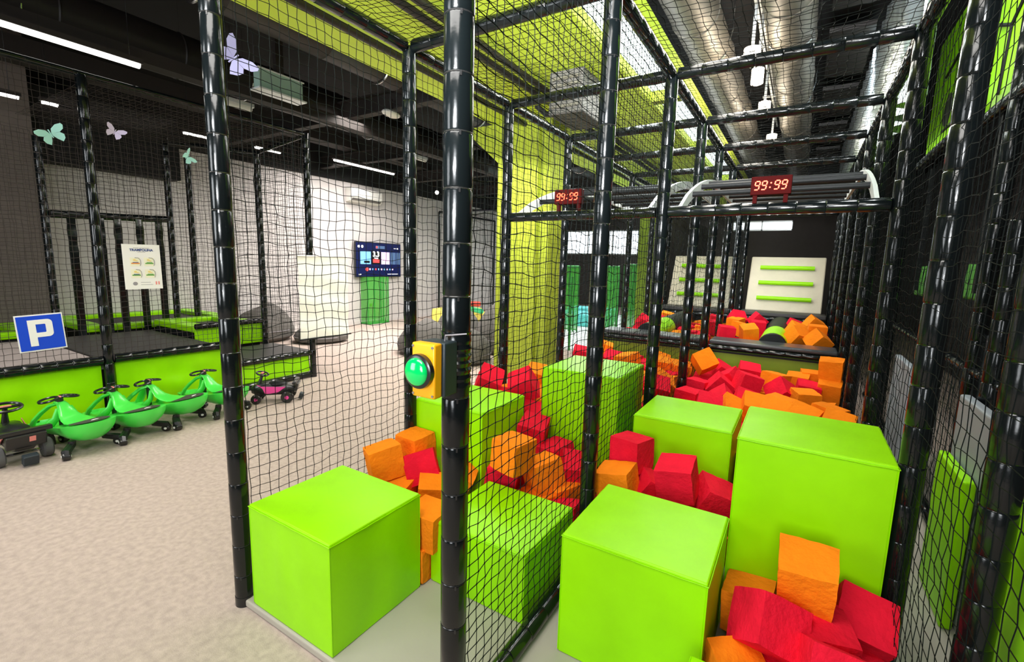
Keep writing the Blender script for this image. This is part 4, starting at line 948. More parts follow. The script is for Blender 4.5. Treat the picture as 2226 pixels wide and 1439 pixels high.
# timers
SEG9 = [(0, 1), (1, 1), (2, 1), (3, 1), (4, 1), (6, 1)]
def timer(xc, label):
    p = empty('digital_timer', label, 'timer', (xc, YS[2]-0.05, ZB+0.04), 0, 'red digital timers on the beam')
    m = MB(); m.bb(-0.115, 0.115, -0.03, 0.03, 0.04, 0.155); m.build('case', 'timer_case', p, bevel=0.005)
    m = MB(); m.bb(-0.10, -0.075, -0.01, 0.02, -0.01, 0.04); m.bb(0.075, 0.10, -0.01, 0.02, -0.01, 0.04); m.build('foot', 'timer_case', p)
    def digit(cx):
        d = MB(); sl = 0.18; h = 0.052; w = 0.026; t = 0.0065; z0 = 0.0975
        def bar(x0, z0_, x1, z1_):
            a = Vector((x0+sl*z0_, -0.031, z0_)); b = Vector((x1+sl*z1_, -0.031, z1_)); v = (b-a).normalized(); nn = Vector((-v.z, 0, v.x))*t/2
            a2 = a+v*0.003; b2 = b-v*0.003
            d.poly_prism([a2-nn, b2-nn, b2+nn, a2+nn], (0, -0.002, 0))
        hh = h/2; ww = w/2
        bar(-ww, hh, ww, hh); bar(-ww, 0, ww, 0); bar(-ww, -hh, ww, -hh); bar(-ww, 0, -ww, hh); bar(ww, 0, ww, hh); bar(ww, -hh, ww, 0)
        d.build('digit_nine', 'timer_led', p, loc=(cx, 0, z0))
    for cx in (-0.078, -0.038, 0.034, 0.074): digit(cx)
    d = MB()
    for z in (0.084, 0.111): d.bb(-0.006+0.18*(z-0.0975), 0.002+0.18*(z-0.0975), -0.033, -0.031, z-0.004, z+0.004)
    d.build('colon', 'timer_led', p)
timer(-0.222, 'red digital timer reading 99:99 on the beam over the right lane')
timer(-1.645, 'red digital timer reading 99:99 on the beam over the left lane, seen through nets')
# push button box on the near post
R = Matrix.Rotation(RAD(14), 3, 'Z')
p = empty('push_button_box', 'yellow switch box with a large green push button strapped to the nearest post', 'push button', (-0.922, 1.082, 1.352)); p.rotation_euler = (0, 0, RAD(1))
m = MB(); m.bb(-0.048, 0.048, -0.035, 0.028, 0, 0.165); m.build('housing', 'box_grey', p, bevel=0.005, smooth=True)
m = MB(); m.bb(-0.048, 0.040, -0.072, -0.0355, 0, 0.165); m.build('yellow_cover', 'box_yellow', p, bevel=0.006, smooth=True)
m = MB(); m.tube([(-0.012, -0.0725, 0.082), (-0.012, -0.088, 0.082), (-0.012, -0.092, 0.082)], [0.052, 0.052, 0.046], 32); m.build('bezel', 'car_black', p, smooth=True)
m = MB(); m.sphere((-0.012, -0.092, 0.082), 0.042, 28, 14, (1, 0.42, 1)); m.build('green_button', 'button_green', p, smooth=True)
for x in (-0.041, 0.033):
    for z in (0.010, 0.155):
        m = MB(); m.tube([(x, -0.0725, z), (x, -0.0745, z)], 0.0042, 10); m.build('screw', 'chrome', p, smooth=True)
m = MB(); m.tube([(0.02, 0.0, 0.165), (0.03, -0.01, 0.185), (0.07, -0.03, 0.192), (0.105, -0.005, 0.196)], 0.0022, 6); m.build('cable', 'grey_ink', p, smooth=True)
# wrinkled tape band on the post beside the box
m = MB(); pa = []; rs = []
for i in range(25):
    pa.append((0, 0, i*0.0075)); rs.append(0.0475+0.0022*sin(i*1.9)+0.0015*sin(i*4.1))
m.tube(pa, rs, 28); tag(m.build('wrinkled_tape', 'black_vinyl', None, smooth=True, loc=(XM, YS[0], 1.36)), 'wrinkled black tape wrapped round the nearest post beside the switch box', 'tape')
# ================================================================== SECOND FRAME ON THE RIGHT
for i, (x, y, h) in enumerate(((0.62, 2.05, 3.6), (0.92, 3.75, 3.9), (0.92, 4.75, 3.9), (0.92, 6.72, 3.9), (0.90, 3.34, 2.04), (1.55, 4.3, 3.9), (1.55, 6.3, 3.9))):
    post(x, y, 0.04, h, 'black padded post beyond the right net, ' + ['nearest and thickest one', 'at the left edge of the corner lime banner', 'between the two lime banners', 'at the far edge of the dotted lime banner', 'short one with shiny top', 'inner row, nearer', 'inner row, farther'][i], n=14, r=0.05 if i < 1 else 0.042, group='posts of the second frame')
rail((0.92, 2.8, 2.76), (0.92, 4.70, 2.76), 'padded rail under the nearer lime banner at the top right', group='rails of the second frame')
rail((0.92, 4.80, 2.86), (0.92, 6.65, 2.86), 'padded rail under the dotted lime banner at the top right', group='rails of the second frame')
rail((0.92, 3.0, 0.09), (0.92, 8.0, 0.09), 'padded floor rail of the second frame', group='rails of the second frame')
rail((0.92, 2.4, 1.20), (0.92, 7.0, 1.20), 'padded waist rail of the second frame', group='rails of the second frame', r=0.03)
def banner(y0, y1, z0, z1, label, dots, lines):
    p = empty('lime_banner', label, 'banner', (0.97, y0, z0), 0, 'lime banners of the second frame')
    m = MB(); m.bb(0, 0.012, 0, y1-y0, 0, z1-z0); m.build('sheet', 'lime_vinyl', p)
    for (yy, zz, r) in dots:
        m = MB(); m.tube([(-0.004, yy, zz), (0, yy, zz)], r, 28); m.build('grey_disc', 'deck_black', p)
    m = MB()
    for a, b in lines: m.tube([(-0.003, *a), (-0.003, *b)], 0.012, 5)
    m.build('black_line', 'black_pad', p)
banner(4.98, 6.52, 2.92, 4.02, 'lime banner with a dark disc and black lines at the top right', [(0.81, 0.31, 0.14)], [((0.0, 0.62), (0.35, 0.50)), ((0.35, 0.50), (0.65, 0.72)), ((0.65, 0.72), (1.05, 0.66)), ((0.2, 0.12), (0.9, 0.14)), ((0.3, 0.95), (0.35, 0.74))])
banner(3.10, 4.78, 2.82, 3.95, 'lime banner with black branching lines at the top right corner', [], [((1.5, 0.62), (1.2, 0.5)), ((1.2, 0.5), (0.9, 0.66)), ((0.9, 0.66), (0.7, 0.5)), ((1.2, 0.5), (1.25, 0.1)), ((0.6, 1.0), (1.2, 0.95))])
for i, (x, y0, y1, z0, z1, mt, lb) in enumerate(((0.74, 1.9, 2.50, 0.04, 0.98, 'lime_vinyl', 'lime padded wall low at the right edge, nearer one'), (0.74, 2.88, 3.36, 0.04, 0.80, 'lime_vinyl', 'lime padded wall low behind the right cage post, farther one'),
    (0.80, 2.88, 3.40, 0.04, 1.12, 'white_pad_grey', 'grey padded wall above the farther low lime wall'), (1.02, 3.6, 4.1, 0.04, 1.40, 'white_pad_grey', 'tall grey padded wall between the right posts'), (0.78, 4.6, 5.3, 0.04, 1.05, 'white_pad_grey', 'grey padded wall farthest back between the right posts'))):
    m = MB(); m.bb(0, 0.05, 0, y1-y0, 0, z1-z0)
    tag(m.build('padded_wall', mt, None, loc=(x, y0, z0), bevel=0.012), lb, 'padded wall', 'padded walls of the second frame')
for i, (x, y0, y1, z0, z1) in enumerate(((0.96, 3.82, 4.40, 1.60, 1.84), (0.96, 4.9, 5.4, 1.56, 1.82), (0.96, 5.65, 6.05, 1.56, 1.84))):
    m = MB(); m.bb(0, 0.08, 0, y1-y0, 0, z1-z0)
    hp = m.build('hanging_pad', 'green_dark_pad', None, loc=(x, y0, z0), bevel=0.02); s = MB(); s.bb(-0.03, 0.0, 0.2, 0.24, 0.05, 2.73-z0); s.build('strap', 'black_pad', hp)
    tag(hp, 'dark green ribbed pad at eye height beyond the right net, ' + ('nearest', 'middle', 'farthest')[i] + ' of three', 'panel', 'padded panels of the second frame')
net((0.90, 2.0, 0.15), (0, 1, 0), (0, 0, 1), 4.0, 2.55, 'black safety net hanging on the second frame at the right', seed=61, r=0.0014, cell=0.06, group='nets of the second frame')
net((0.90, 6.0, 0.15), (0, 1, 0), (0, 0, 1), 4.0, 2.7, 'black safety net of the second frame, far section', seed=62, r=0.0014, cell=0.06, group='nets of the second frame')
net((1.55, 3.0, 0.15), (0, 1, 0), (0, 0, 1), 5.0, 3.6, 'black inner safety net beyond the second frame at the right', seed=63, r=0.0015, cell=0.06, group='nets of the second frame')
m = MB(); m.bb(2.45, 2.53, 1.0, 12.0, 0.0, 4.6); tag(m.build('partition_board', 'wall_dark'), 'dark partition wall behind the second frame at the right', 'partition')
# ================================================================== TRAMPOLINE ZONE ON THE LEFT
XA = -6.10; GP = 'posts of the trampoline zone'
post(XA, 1.86, 0.0, 3.45, 'tall black padded post behind the parked swing cars, left part of the picture', group=GP, n=16, seg=0.2)
post(XA, 4.27, 0.0, 3.49, 'tall black padded post at the end of the low deck, behind the hanging white sheet', group=GP, n=16, seg=0.2)
post(XA, -0.5, 0.0, 3.45, 'black padded front post of the trampoline zone outside the left edge', group=GP, n=12, seg=0.2)
post(XA+0.0, 3.08, 0.0, 0.70, 'short black padded post at the step of the deck', group=GP, n=12, seg=0.2)
for i, (x, y, h) in enumerate(((-8.4, 2.06, 3.2), (-8.4, 3.48, 3.5), (-7.1, 4.14, 3.32), (-8.45, 3.80, 3.3), (-8.4, -0.3, 3.2))):
    post(x, y, 0.0, h, ['black padded post at the left end of the strap frame', 'black padded post at the right end of the strap frame', 'black padded post at the rear corner of the low deck', 'black padded post just right of the strap frame post', 'black padded rear post near the left edge'][i], group=GP, n=12, seg=0.2)
GR = 'rails of the trampoline zone'
rail((XA, -0.45, 0.645), (XA, 1.81, 0.645), 'padded rail on top of the lime skirt, left section', group=GR, r=0.05, seg=0.12)
rail((XA, 1.91, 0.655), (XA, 3.04, 0.645), 'padded rail on top of the lime skirt behind the swing cars, right section', group=GR, r=0.05, seg=0.14)
rail((XA, 3.12, 0.37), (XA, 4.23, 0.37), 'padded rail along the low deck behind the pink ride-on', group=GR, r=0.04, seg=0.12)
rail((XA, -0.45, 0.06), (XA, 1.81, 0.06), 'padded floor rail under the lime skirt, left section', group=GR, r=0.045)
rail((XA, 1.91, 0.06), (XA, 3.04, 0.06), 'padded floor rail under the lime skirt, middle section', group=GR, r=0.045)
rail((XA, 3.12, 0.05), (XA, 4.23, 0.05), 'padded floor rail under the low deck', group=GR, r=0.04)
rail((XA, -0.5, 3.45), (XA, 4.27, 3.47), 'thin dark top rail of the trampoline zone front', group=GR, r=0.028)
rail((XA-0.04, 4.27, 3.46), (-7.1, 4.14, 3.30), 'dark top rail running back from the end post', group=GR, r=0.028)
rail((-8.4, 2.11, 2.24), (-8.4, 3.43, 2.29), 'padded cross beam holding the vertical straps', group=GR, r=0.05)
rail((-7.1, 4.14, 3.30), (-8.4, 3.5, 3.45), 'dark rear top rail of the trampoline zone', group=GR, r=0.028)
rail((-7.1, 3.15, 0.77), (-7.1, 4.10, 0.78), 'padded rail above the small lime fascia beyond the low deck', group=GR, r=0.04)
# lime skirts (wavy vinyl)
def skirt(y0, y1, z0, z1, label, x=XA-0.02, amp=0.012, seed=0):
    n = 40; k = 12; m = MB(); vs = []; fs = []
    for i in range(n+1):
        for j in range(k+1):
            y = y0+(y1-y0)*i/n; z = z0+(z1-z0)*j/k; e = sin(pi*i/n)*sin(pi*j/k)
            dx = e*amp*(1.2+sin(y*7+z*9+seed)+0.7*sin(y*15-z*11+seed*2)+0.5*sin(z*25+y*3))
            vs.append((dx, y-y0, z-z0))
    o2 = len(vs); vs += [(-0.02, v[1], v[2]) for v in vs]
    for i in range(n):
        for j in range(k):
            a = i*(k+1)+j; fs.append((a, a+k+1, a+k+2, a+1)); fs.append((o2+a, o2+a+1, o2+a+k+2, o2+a+k+1))
    m.add(vs, fs); o = m.build('vinyl_skirt', 'lime_vinyl', None, smooth=True, loc=(x, y0, z0)); tag(o, label, 'skirt', 'lime vinyl skirts')
skirt(-0.45, 1.80, 0.09, 0.60, 'wavy lime vinyl skirt below the rail, left of the tall post', seed=1)
skirt(1.92, 3.04, 0.09, 0.60, 'wavy lime vinyl skirt behind the green swing cars, right of the tall post', seed=2)
skirt(3.13, 4.22, 0.09, 0.335, 'low lime vinyl skirt behind the pink ride-on', seed=3, amp=0.004)
m = MB(); m.bb(-0.03, 0.0, 0, 1.0, 0, 0.30); tag(m.build('lime_fascia', 'lime_vinyl', None, loc=(-7.12, 3.15, 0.44), bevel=0.01), 'small lime fascia at the rear of the low deck', 'fascia')
# decks
m = MB(); m.bb(0, 2.2, 0, 1.2, 0, 0.08); tag(m.build('deck', 'deck_black', None, loc=(-8.35, 1.88, 0.54), bevel=0.01), 'black deck in front of the vertical straps', 'deck')
m = MB(); m.bb(0, 2.2, 0, 2.35, 0, 0.08); tag(m.build('deck', 'deck_pink', None, loc=(-8.35, -0.5, 0.54), bevel=0.01), 'pale pinkish grey deck behind the parking sign', 'deck')
m = MB(); m.bb(0, 0.93, 0, 1.15, 0, 0.07); tag(m.build('deck', 'deck_black', None, loc=(-7.08, 3.10, 0.34), bevel=0.01), 'low black deck at the right end of the trampoline zone', 'deck')
m = MB(); m.bb(0, 2.2, 0, 3.5, 0, 0.5); tag(m.build('deck_plinth', 'black_pad', None, loc=(-8.36, -0.4, 0.0)), 'black base under the decks', 'deck')
# trampolines
def tramp(x0, x1, y0, y1, z, label):
    p = empty('trampoline', label, 'trampoline', ((x0+x1)/2, (y0+y1)/2, 0), 0, 'trampolines'); w = x1-x0; d = y1-y0; b = 0.24
    m = MB(); m.bb(-w/2, w/2, -d/2, -d/2+b, z-0.09, z); m.bb(-w/2, w/2, d/2-b, d/2, z-0.09, z)
    m.bb(-w/2, -w/2+b, -d/2+b, d/2-b, z-0.09, z); m.bb(w/2-b, w/2, -d/2+b, d/2-b, z-0.09, z); m.build('edge_pad', 'lime_vinyl', p, bevel=0.02)
    m = MB(); m.bb(-w/2+b*0.9, w/2-b*0.9, -d/2+b*0.9, d/2-b*0.9, z-0.075, z-0.065); m.build('jumping_bed', 'tramp_bed', p)
    m = MB(); m.bb(-w/2+0.02, w/2-0.02, -d/2+0.02, d/2-0.02, 0, z-0.1); m.build('frame_base', 'black_pad', p)
tramp(-10.25, -8.48, 2.38, 4.45, 0.72, 'rectangular trampoline with lime edge pads behind the vertical straps')
tramp(-9.73, -8.48, -0.6, 1.95, 0.72, 'trampoline with lime edge pads behind the parking sign')
tramp(-8.36, -7.14, 3.14, 4.10, 0.77, 'small trampoline with lime edge pad beyond the low deck')
# vertical straps
sp = [(2.30, 2.20, 0.62), (2.605, 2.23, 0.62), (2.80, 2.24, 0.63), (3.06, 2.26, 0.63), (3.305, 2.28, 0.64)]
for i, (y, z1, z0) in enumerate(sp):
    m = MB(); k = 22; rings = []
    for q in range(k+1):
        t = q/k; z = (z1-z0)*t; wv = 0.006*sin(q*2.1+i) if q > k*0.72 else 0.002*sin(q)
        w = 0.045+ (0.004*sin(q*1.7) if q > k*0.72 else 0)
        rings.append([Vector((0.012+wv, -w, z)), Vector((0.018+wv, 0, z)), Vector((0.012+wv, w, z)), Vector((-0.012+wv, w, z)), Vector((-0.018+wv, 0, z)), Vector((-0.012+wv, -w, z))])
    m.loft(rings); tag(m.build('hanging_strap', 'black_vinyl', None, smooth=True, loc=(-8.36, y, z0)), 'black padded vertical strap of the frame behind the poster, ' + ['leftmost', 'second from left', 'middle one', 'second from right', 'rightmost'][i] + ' of five', 'strap', 'vertical straps of the climbing frame')
# nets on the left
GN = 'nets of the trampoline zone'
net((XA+0.02, -0.5, 0.70), (0, 1, 0), (0, 0, 1), 2.33, 2.72, 'brownish safety net behind the parking sign', seed=71, r=0.0024, m='net_cord_brown', group=GN, cell=0.055)
net((XA+0.02, 1.90, 0.70), (0, 1, 0), (0, 0, 1), 2.35, 2.74, 'brownish safety net carrying the poster and the white sheet', seed=72, r=0.0024, m='net_cord_brown', group=GN, cell=0.055)
net((-8.38, 2.1, 2.30), (0, 1, 0), (0, 0, 1), 1.35, 1.1, 'dark rear net above the strap frame', seed=73, r=0.0024, m='net_cord_brown', group=GN, cell=0.055)
net((-8.38, -0.3, 0.75), (0, 1, 0), (0, 0, 1), 2.3, 2.5, 'dark rear net left of the strap frame', seed=74, r=0.0024, m='net_cord_brown', group=GN, cell=0.055)
net((-7.12, 4.14, 0.8), (1, 0, 0), (0, 0, 1), 1.0, 2.5, 'dark net closing the right end of the trampoline zone', seed=75, r=0.002, group=GN, cell=0.055)
net((-8.38, 3.55, 0.8), (0.9, 0.43, 0), (0, 0, 1), 1.4, 2.5, 'dark net at the rear right corner of the trampoline zone', seed=76, r=0.002, group=GN, cell=0.055)
net((-8.4, 1.9, 3.42), (1, 0, 0), (0, 1, 0), 2.3, 2.2, 'brownish roof net of the trampoline zone', seed=77, r=0.002, m='net_cord_brown', group=GN, cell=0.06)
# parking sign
p = empty('parking_sign', 'blue parking sign with a white letter P hung on the left net', 'sign', (XA+0.05, 1.375, 0.825)); p.rotation_euler = (RAD(2.6), 0, 0)
m = MB(); m.bb(0, 0.006, -0.165, 0.165, 0, 0.345); m.build('white_border', 'paper_white', p)
m = MB(); m.bb(0.0062, 0.009, -0.155, 0.155, 0.012, 0.333); m.build('blue_field', 'sign_blue', p)
m = MB()   # letter P
xo, dx = 0.0092, 0.002
m.bb(xo, xo+dx, -0.085, -0.032, 0.05, 0.295)
def arc(cy, cz, r, a0, a1, k=6): return [(cy+r*cos(a0+(a1-a0)*q/k), cz+r*sin(a0+(a1-a0)*q/k)) for q in range(k+1)]
outer = [(-0.032, 0.295)]+arc(0.05, 0.26, 0.035, pi/2, 0)+arc(0.05, 0.165, 0.035, 0, -pi/2)+[(-0.032, 0.13)]
inner = [(-0.032, 0.252)]+arc(0.028, 0.244, 0.008, pi/2, 0)+arc(0.028, 0.181, 0.008, 0, -pi/2)+[(-0.032, 0.173)]
k = len(outer); vs = [(xo+dx, *q) for q in outer]+[(xo+dx, *q) for q in inner]+[(xo, *q) for q in outer]+[(xo, *q) for q in inner]
fs = []
for q in range(k-1): fs += [(q, q+1, k+q+1, k+q), (2*k+q, 3*k+q, 3*k+q+1, 2*k+q+1), (q, 2*k+q, 2*k+q+1, q+1), (k+q, k+q+1, 3*k+q+1, 3*k+q)]
m.add(vs, fs)
m.build('letter_p', 'paper_white', p)
# poster
p = empty('poster', 'white trampoline rules poster with four small pictures on the left net', 'poster', (XA+0.05, 2.215, 1.38)); p.rotation_euler = (RAD(0.5), 0, 0)
m = MB(); m.bb(0, 0.004, -0.17, 0.17, 0, 0.475); m.build('sheet', 'paper_white', p)
T = lambda y, z: Matrix.Translation((0.0055, y, z)) @ FX
text_mesh('title', 'TRAMPOLINA', 0.034, 'navy_ink', p, T(0, 0.415), bold=0.0012)
m = MB()
for q in range(14): m.bb(0.004, 0.005, -0.07+q*0.010+(0.004 if q > 4 else 0), -0.07+q*0.010+0.007+(0.004 if q > 4 else 0), 0.434, 0.440)
m.build('small_print', 'grey_ink', p)
m = MB(); m.bb(0.004, 0.005, -0.035, 0.035, 0.393, 0.397); m.build('underline', 'grey_ink', p)
for r in range(2):
    for c in range(2):
        cy = -0.065+c*0.125; cz = 0.29-r*0.125; q = 0
        m = MB(); m.bb(0.004, 0.0048, cy-0.045, cy+0.045, cz-0.045, cz+0.045); f = m.build('picture', 'pale_print', p)
        a = MB(); a.tube([(0.006, cy+0.0, cz+0.045), (0.006, cy+0.03, cz+0.042), (0.006, cy+0.048, cz+0.02), (0.006, cy+0.05, cz-0.015), (0.006, cy+0.042, cz-0.04)], 0.003, 5); a.build('net_arc', 'grey_ink', f)
        a = MB(); a.bb(0.005, 0.0056, cy-0.035, cy+0.04, cz-0.022, cz-0.010); a.build('trampoline_stripe', 'green_print' if c or r else 'orange_print', f)
        a = MB(); a.bb(0.005, 0.0056, cy-0.022, cy+0.03, cz-0.009, cz-0.002); a.build('bed_stripe', 'navy_ink' if not c else 'green_print', f)
        a = MB(); a.sphere((0.0055, cy-0.005, cz+0.02), 0.014, 10, 6, (0.1, 1, 0.8)); a.sphere((0.0055, cy+0.012, cz+0.012), 0.010, 10, 6, (0.1, 1.4, 0.6)); a.build('figure', 'yellow_print', f)
m = MB(); m.sphere((0.005, -0.08, 0.06), 0.022, 12, 6, (0.08, 1, 0.9)); m.build('badge', 'grey_ink', p)
m = MB(); m.bb(0.004, 0.005, -0.03, 0.06, 0.070, 0.074); m.bb(0.004, 0.005, -0.03, 0.08, 0.045, 0.049); m.build('fine_print', 'grey_ink', p)
m = MB(); m.bb(0.004, 0.005, 0.105, 0.118, 0.045, 0.08); m.bb(0.004, 0.005, 0.13, 0.143, 0.045, 0.08); m.build('icons', 'salmon_plastic', p)
# white hanging sheet
p = empty('hanging_sheet', 'blank white sheet hung on the end post of the trampoline zone', 'sheet', (XA+0.07, 4.455, 0.59))
n = 30; m = MB(); vs = []; fs = []
for i in range(n+1):
    for j in range(n+1):
        y = -0.42+0.84*i/n; z = 1.2*j/n; vs.append((0.008*sin(z*16+y*3)+0.004*sin(z*7+y*9), y, z))
k2 = len(vs); vs += [(v[0]-0.003, v[1], v[2]) for v in vs]
for i in range(n):
    for j in range(n):
        a = i*(n+1)+j; fs.append((a, a+n+1, a+n+2, a+1)); fs.append((k2+a, k2+a+1, k2+a+n+2, k2+a+n+1))
m.add(vs, fs); m.build('fabric', 'sheet_white', p, smooth=True)
m = MB(); m.tube([(0, -0.43, 1.2), (0, 0.43, 1.2)], 0.012, 8); m.build('top_hem', 'paper_white', p, smooth=True)
m = MB(); m.tube([(0, -0.43, 0.0), (0, 0.46, 0.0)], 0.012, 8); m.build('bottom_rod', 'black_pad', p, smooth=True)
# paper butterflies
def butterfly(x, y, z, s, mt, label, rot):
    p = empty('paper_butterfly', label, 'butterfly', (x, y, z), 0, 'hanging paper butterflies'); p.rotation_euler = rot; p.scale = (s, s, s)
    for sg, nm in ((-1, 'left_wing'), (1, 'right_wing')):
        a = RAD(22)*1
        def w(u, v, h=0): return (abs(u)*sin(a), sg*u*cos(a), v)
        up = [w(0.005, 0.0), w(0.02, 0.035), w(0.06, 0.062), w(0.098, 0.066), w(0.105, 0.05), w(0.092, 0.022), w(0.06, 0.002)]
        lo = [w(0.005, 0.0), w(0.06, 0.0), w(0.078, -0.02), w(0.07, -0.05), w(0.045, -0.075), w(0.022, -0.05), w(0.005, -0.02)]
        m = MB(); m.poly_prism(up, (0.0012, 0, 0)); m.poly_prism(lo, (0.0012, 0, 0)); m.build(nm, mt, p)
    m = MB(); m.tube([(0, 0, -0.035), (0, 0, 0.03)], 0.004, 6); m.build('body', mt, p, smooth=True)
    up = Euler(rot).to_matrix().inverted() @ Vector((0, 0, (4.9-z)/s)); m = MB(); m.tube([Vector((0, 0, 0.01)), up], 0.0006, 4); m.build('thread', 'net_cord', p)
butterfly(-5.95, 1.56, 2.82, 1.15, 'paper_mint', 'mint paper butterfly at the far left, beside a rear post', (RAD(35), RAD(25), RAD(5)))
butterfly(-5.95, 2.04, 2.95, 0.85, 'paper_lilac', 'lilac paper butterfly on the left net, between the two mint ones', (RAD(-25), RAD(10), RAD(-15)))
butterfly(-5.95, 2.68, 2.84, 0.90, 'paper_mint', 'mint paper butterfly nearest the corner post', (RAD(-50), RAD(10), RAD(20)))
butterfly(-3.20, 1.75, 3.00, 1.2, 'paper_lavender', 'large lavender paper butterfly hanging just right of the near corner post', (RAD(-45), RAD(12), RAD(-12)))
# ================================================================== RIDE-ON VEHICLES
def swing_car(x, y, heading, label):
    p = empty('swing_car', label, 'swing car', (x, y, 0), heading, 'green swing cars parked along the lime skirt')
    st = [(-0.30, 0.02, 0.17, 0.19), (-0.27, 0.09, 0.14, 0.195), (-0.20, 0.125, 0.125, 0.20), (-0.08, 0.125, 0.115, 0.20), (0.04, 0.12, 0.11, 0.215), (0.14, 0.135, 0.11, 0.235), (0.22, 0.16, 0.105, 0.255), (0.32, 0.175, 0.11, 0.28), (0.40, 0.165, 0.135, 0.30), (0.46, 0.125, 0.185, 0.312), (0.50, 0.04, 0.26, 0.318)]
    m = MB(); rings = []
    for (sx, w, zb, zt) in st:
        r = []
        for i in range(13):
            a = pi*i/12; r.append(Vector((sx, -w*cos(a)*(1-0.12*sin(a)), zt-(zt-zb)*sin(a)**0.8)))
        for i in range(1, 8): r.append(Vector((sx, w*(1-2*i/8), zt+(-0.03 if sx < 0.0 and 1 < i < 7 else 0.0))))
        rings.append(r)
    m.loft(rings); m.build('hull', 'car_green', p, smooth=True)
    # saddle neck up to the steering column and the two front arms
    m = MB()
    path = [(0.32, 0.282, 0.10, 0.02), (0.22, 0.276, 0.115, 0.024), (0.15, 0.288, 0.095, 0.028), (0.10, 0.315, 0.075, 0.03), (0.065, 0.36, 0.056, 0.032), (0.035, 0.405, 0.044, 0.032), (0.0, 0.425, 0.038, 0.028), (-0.025, 0.42, 0.034, 0.022)]
    rings = []
    for i, (px, pz, hw, th) in enumerate(path):
        a = path[max(0, i-1)]; b = path[min(len(path)-1, i+1)]; t = Vector((b[0]-a[0], 0, b[1]-a[1])).normalized(); nn = Vector((-t.z, 0, t.x))
        if nn.z < 0: nn = -nn
        c = Vector((px, 0, pz)); rings.append([c+Vector((0, hw*cos(q), 0))+nn*(th*0.5*sin(q)) for q in [2*pi*k/14 for k in range(14)]])
    m.loft(rings); m.build('saddle', 'car_green', p, smooth=True)
    for s in (-1, 1):
        m = MB(); pts = [(-0.0, s*0.015, 0.41), (-0.045, s*0.045, 0.39), (-0.095, s*0.08, 0.33), (-0.14, s*0.11, 0.26), (-0.17, s*0.115, 0.20)]
        m.tube(pts, [0.026, 0.034, 0.036, 0.036, 0.036], 10, flat=0.5); m.build('front_arm', 'car_green', p, smooth=True)
        m = MB(); pts = [(0.05, s*0.04, 0.375), (0.055, s*0.07, 0.29), (0.03, s*0.10, 0.24), (0.0, s*0.115, 0.20)]
        m.tube(pts, [0.024, 0.032, 0.04, 0.04], 10, flat=0.5); m.build('side_arm', 'car_green', p, smooth=True)
    m = MB(); rings = []
    for (sx, w) in ((0.20, 0.06), (0.25, 0.11), (0.32, 0.135), (0.39, 0.125), (0.44, 0.09), (0.47, 0.03)):
        z = 0.250+0.22*(sx-0.20)+0.012; rings.append([Vector((sx, w*cos(q), z+0.006*sin(q)+0.003)) for q in [2*pi*k/12 for k in range(12)]])
    m.loft(rings); m.build('seat_pad', 'car_seat', p, smooth=True)
    m = MB(); m.sphere((0.41, 0.0, 0.314), 0.03, 12, 6, (0.8, 1.2, 0.12)); m.build('white_badge', 'paper_white', p, smooth=True)
    m = MB(); m.tube([(0, 0, 0.12), (0, 0, 0.44)], 0.018, 10); m.build('steering_column', 'car_black', p, smooth=True)
    m = MB()
    for s in (-1, 1):
        m.tube([(0.05*sin(q)*1.0, s*(0.078-0.064*cos(q)), 0.462+0.012*cos(q)) for q in [2*pi*k/18 for k in range(18)]], 0.0105, 7, closed=True)
    m.tube([(0, 0, 0.43), (0, 0, 0.466)], 0.028, 10); w = m.build('steering_wheel', 'car_black', p, smooth=True)
    m = MB(); m.sphere((0, 0, 0.470), 0.024, 10, 6, (1, 1, 0.5)); m.build('red_cap', 'salmon_plastic', w, smooth=True)
    for (cx, cy, ang) in ((0.30, -0.12, -0.5), (0.30, 0.12, 0.5), (-0.08, -0.05, -0.2), (-0.08, 0.05, 0.2)):
        q = MB(); big = cx > 0; R_ = Matrix.Rotation(ang, 3, 'Z')
        e = (R_ @ Vector((0.06 if big else 0.0, 0.0, 0)))+Vector((cx, cy*1.45 if big else cy, 0))
        q.tube([(cx, cy, 0.14), (cx, cy*1.05, 0.10), (e.x, e.y, 0.07), (e.x+0.01, e.y, 0.045)], [0.026, 0.030, 0.034, 0.030], 8)
        f = q.build('caster', 'car_black', p, smooth=True)
        ax = R_ @ Vector((0, 1, 0)); c0 = Vector((e.x, e.y, 0.036))
        q = MB(); q.tube([c0-ax*0.028, c0-ax*0.022, c0+ax*0.022, c0+ax*0.028], [0.028, 0.036, 0.036, 0.028], 16); q.build('wheel', 'car_black', f, smooth=True)
        sd = 1 if cy > 0 else -1
        for sg in (-1, 1):
            q = MB(); q.tube([c0+ax*sg*0.0285, c0+ax*sg*0.032], 0.012, 10); q.build('hub_cap', 'paper_white', f, smooth=True)
    p.scale = (1.14, 1.0, 0.97)
    return p
swing_car(-5.60, 1.33, RAD(14), 'green swing car beside the black ride-on tractor, leftmost of four')
swing_car(-5.62, 1.72, RAD(15), 'green swing car second from left, nose pointing to the tall padded post')
swing_car(-5.66, 2.03, RAD(34), 'green swing car third from left, its tail meeting the last one')
swing_car(-5.68, 2.57, RAD(14), 'green swing car standing apart next to the near corner post, rightmost of four')
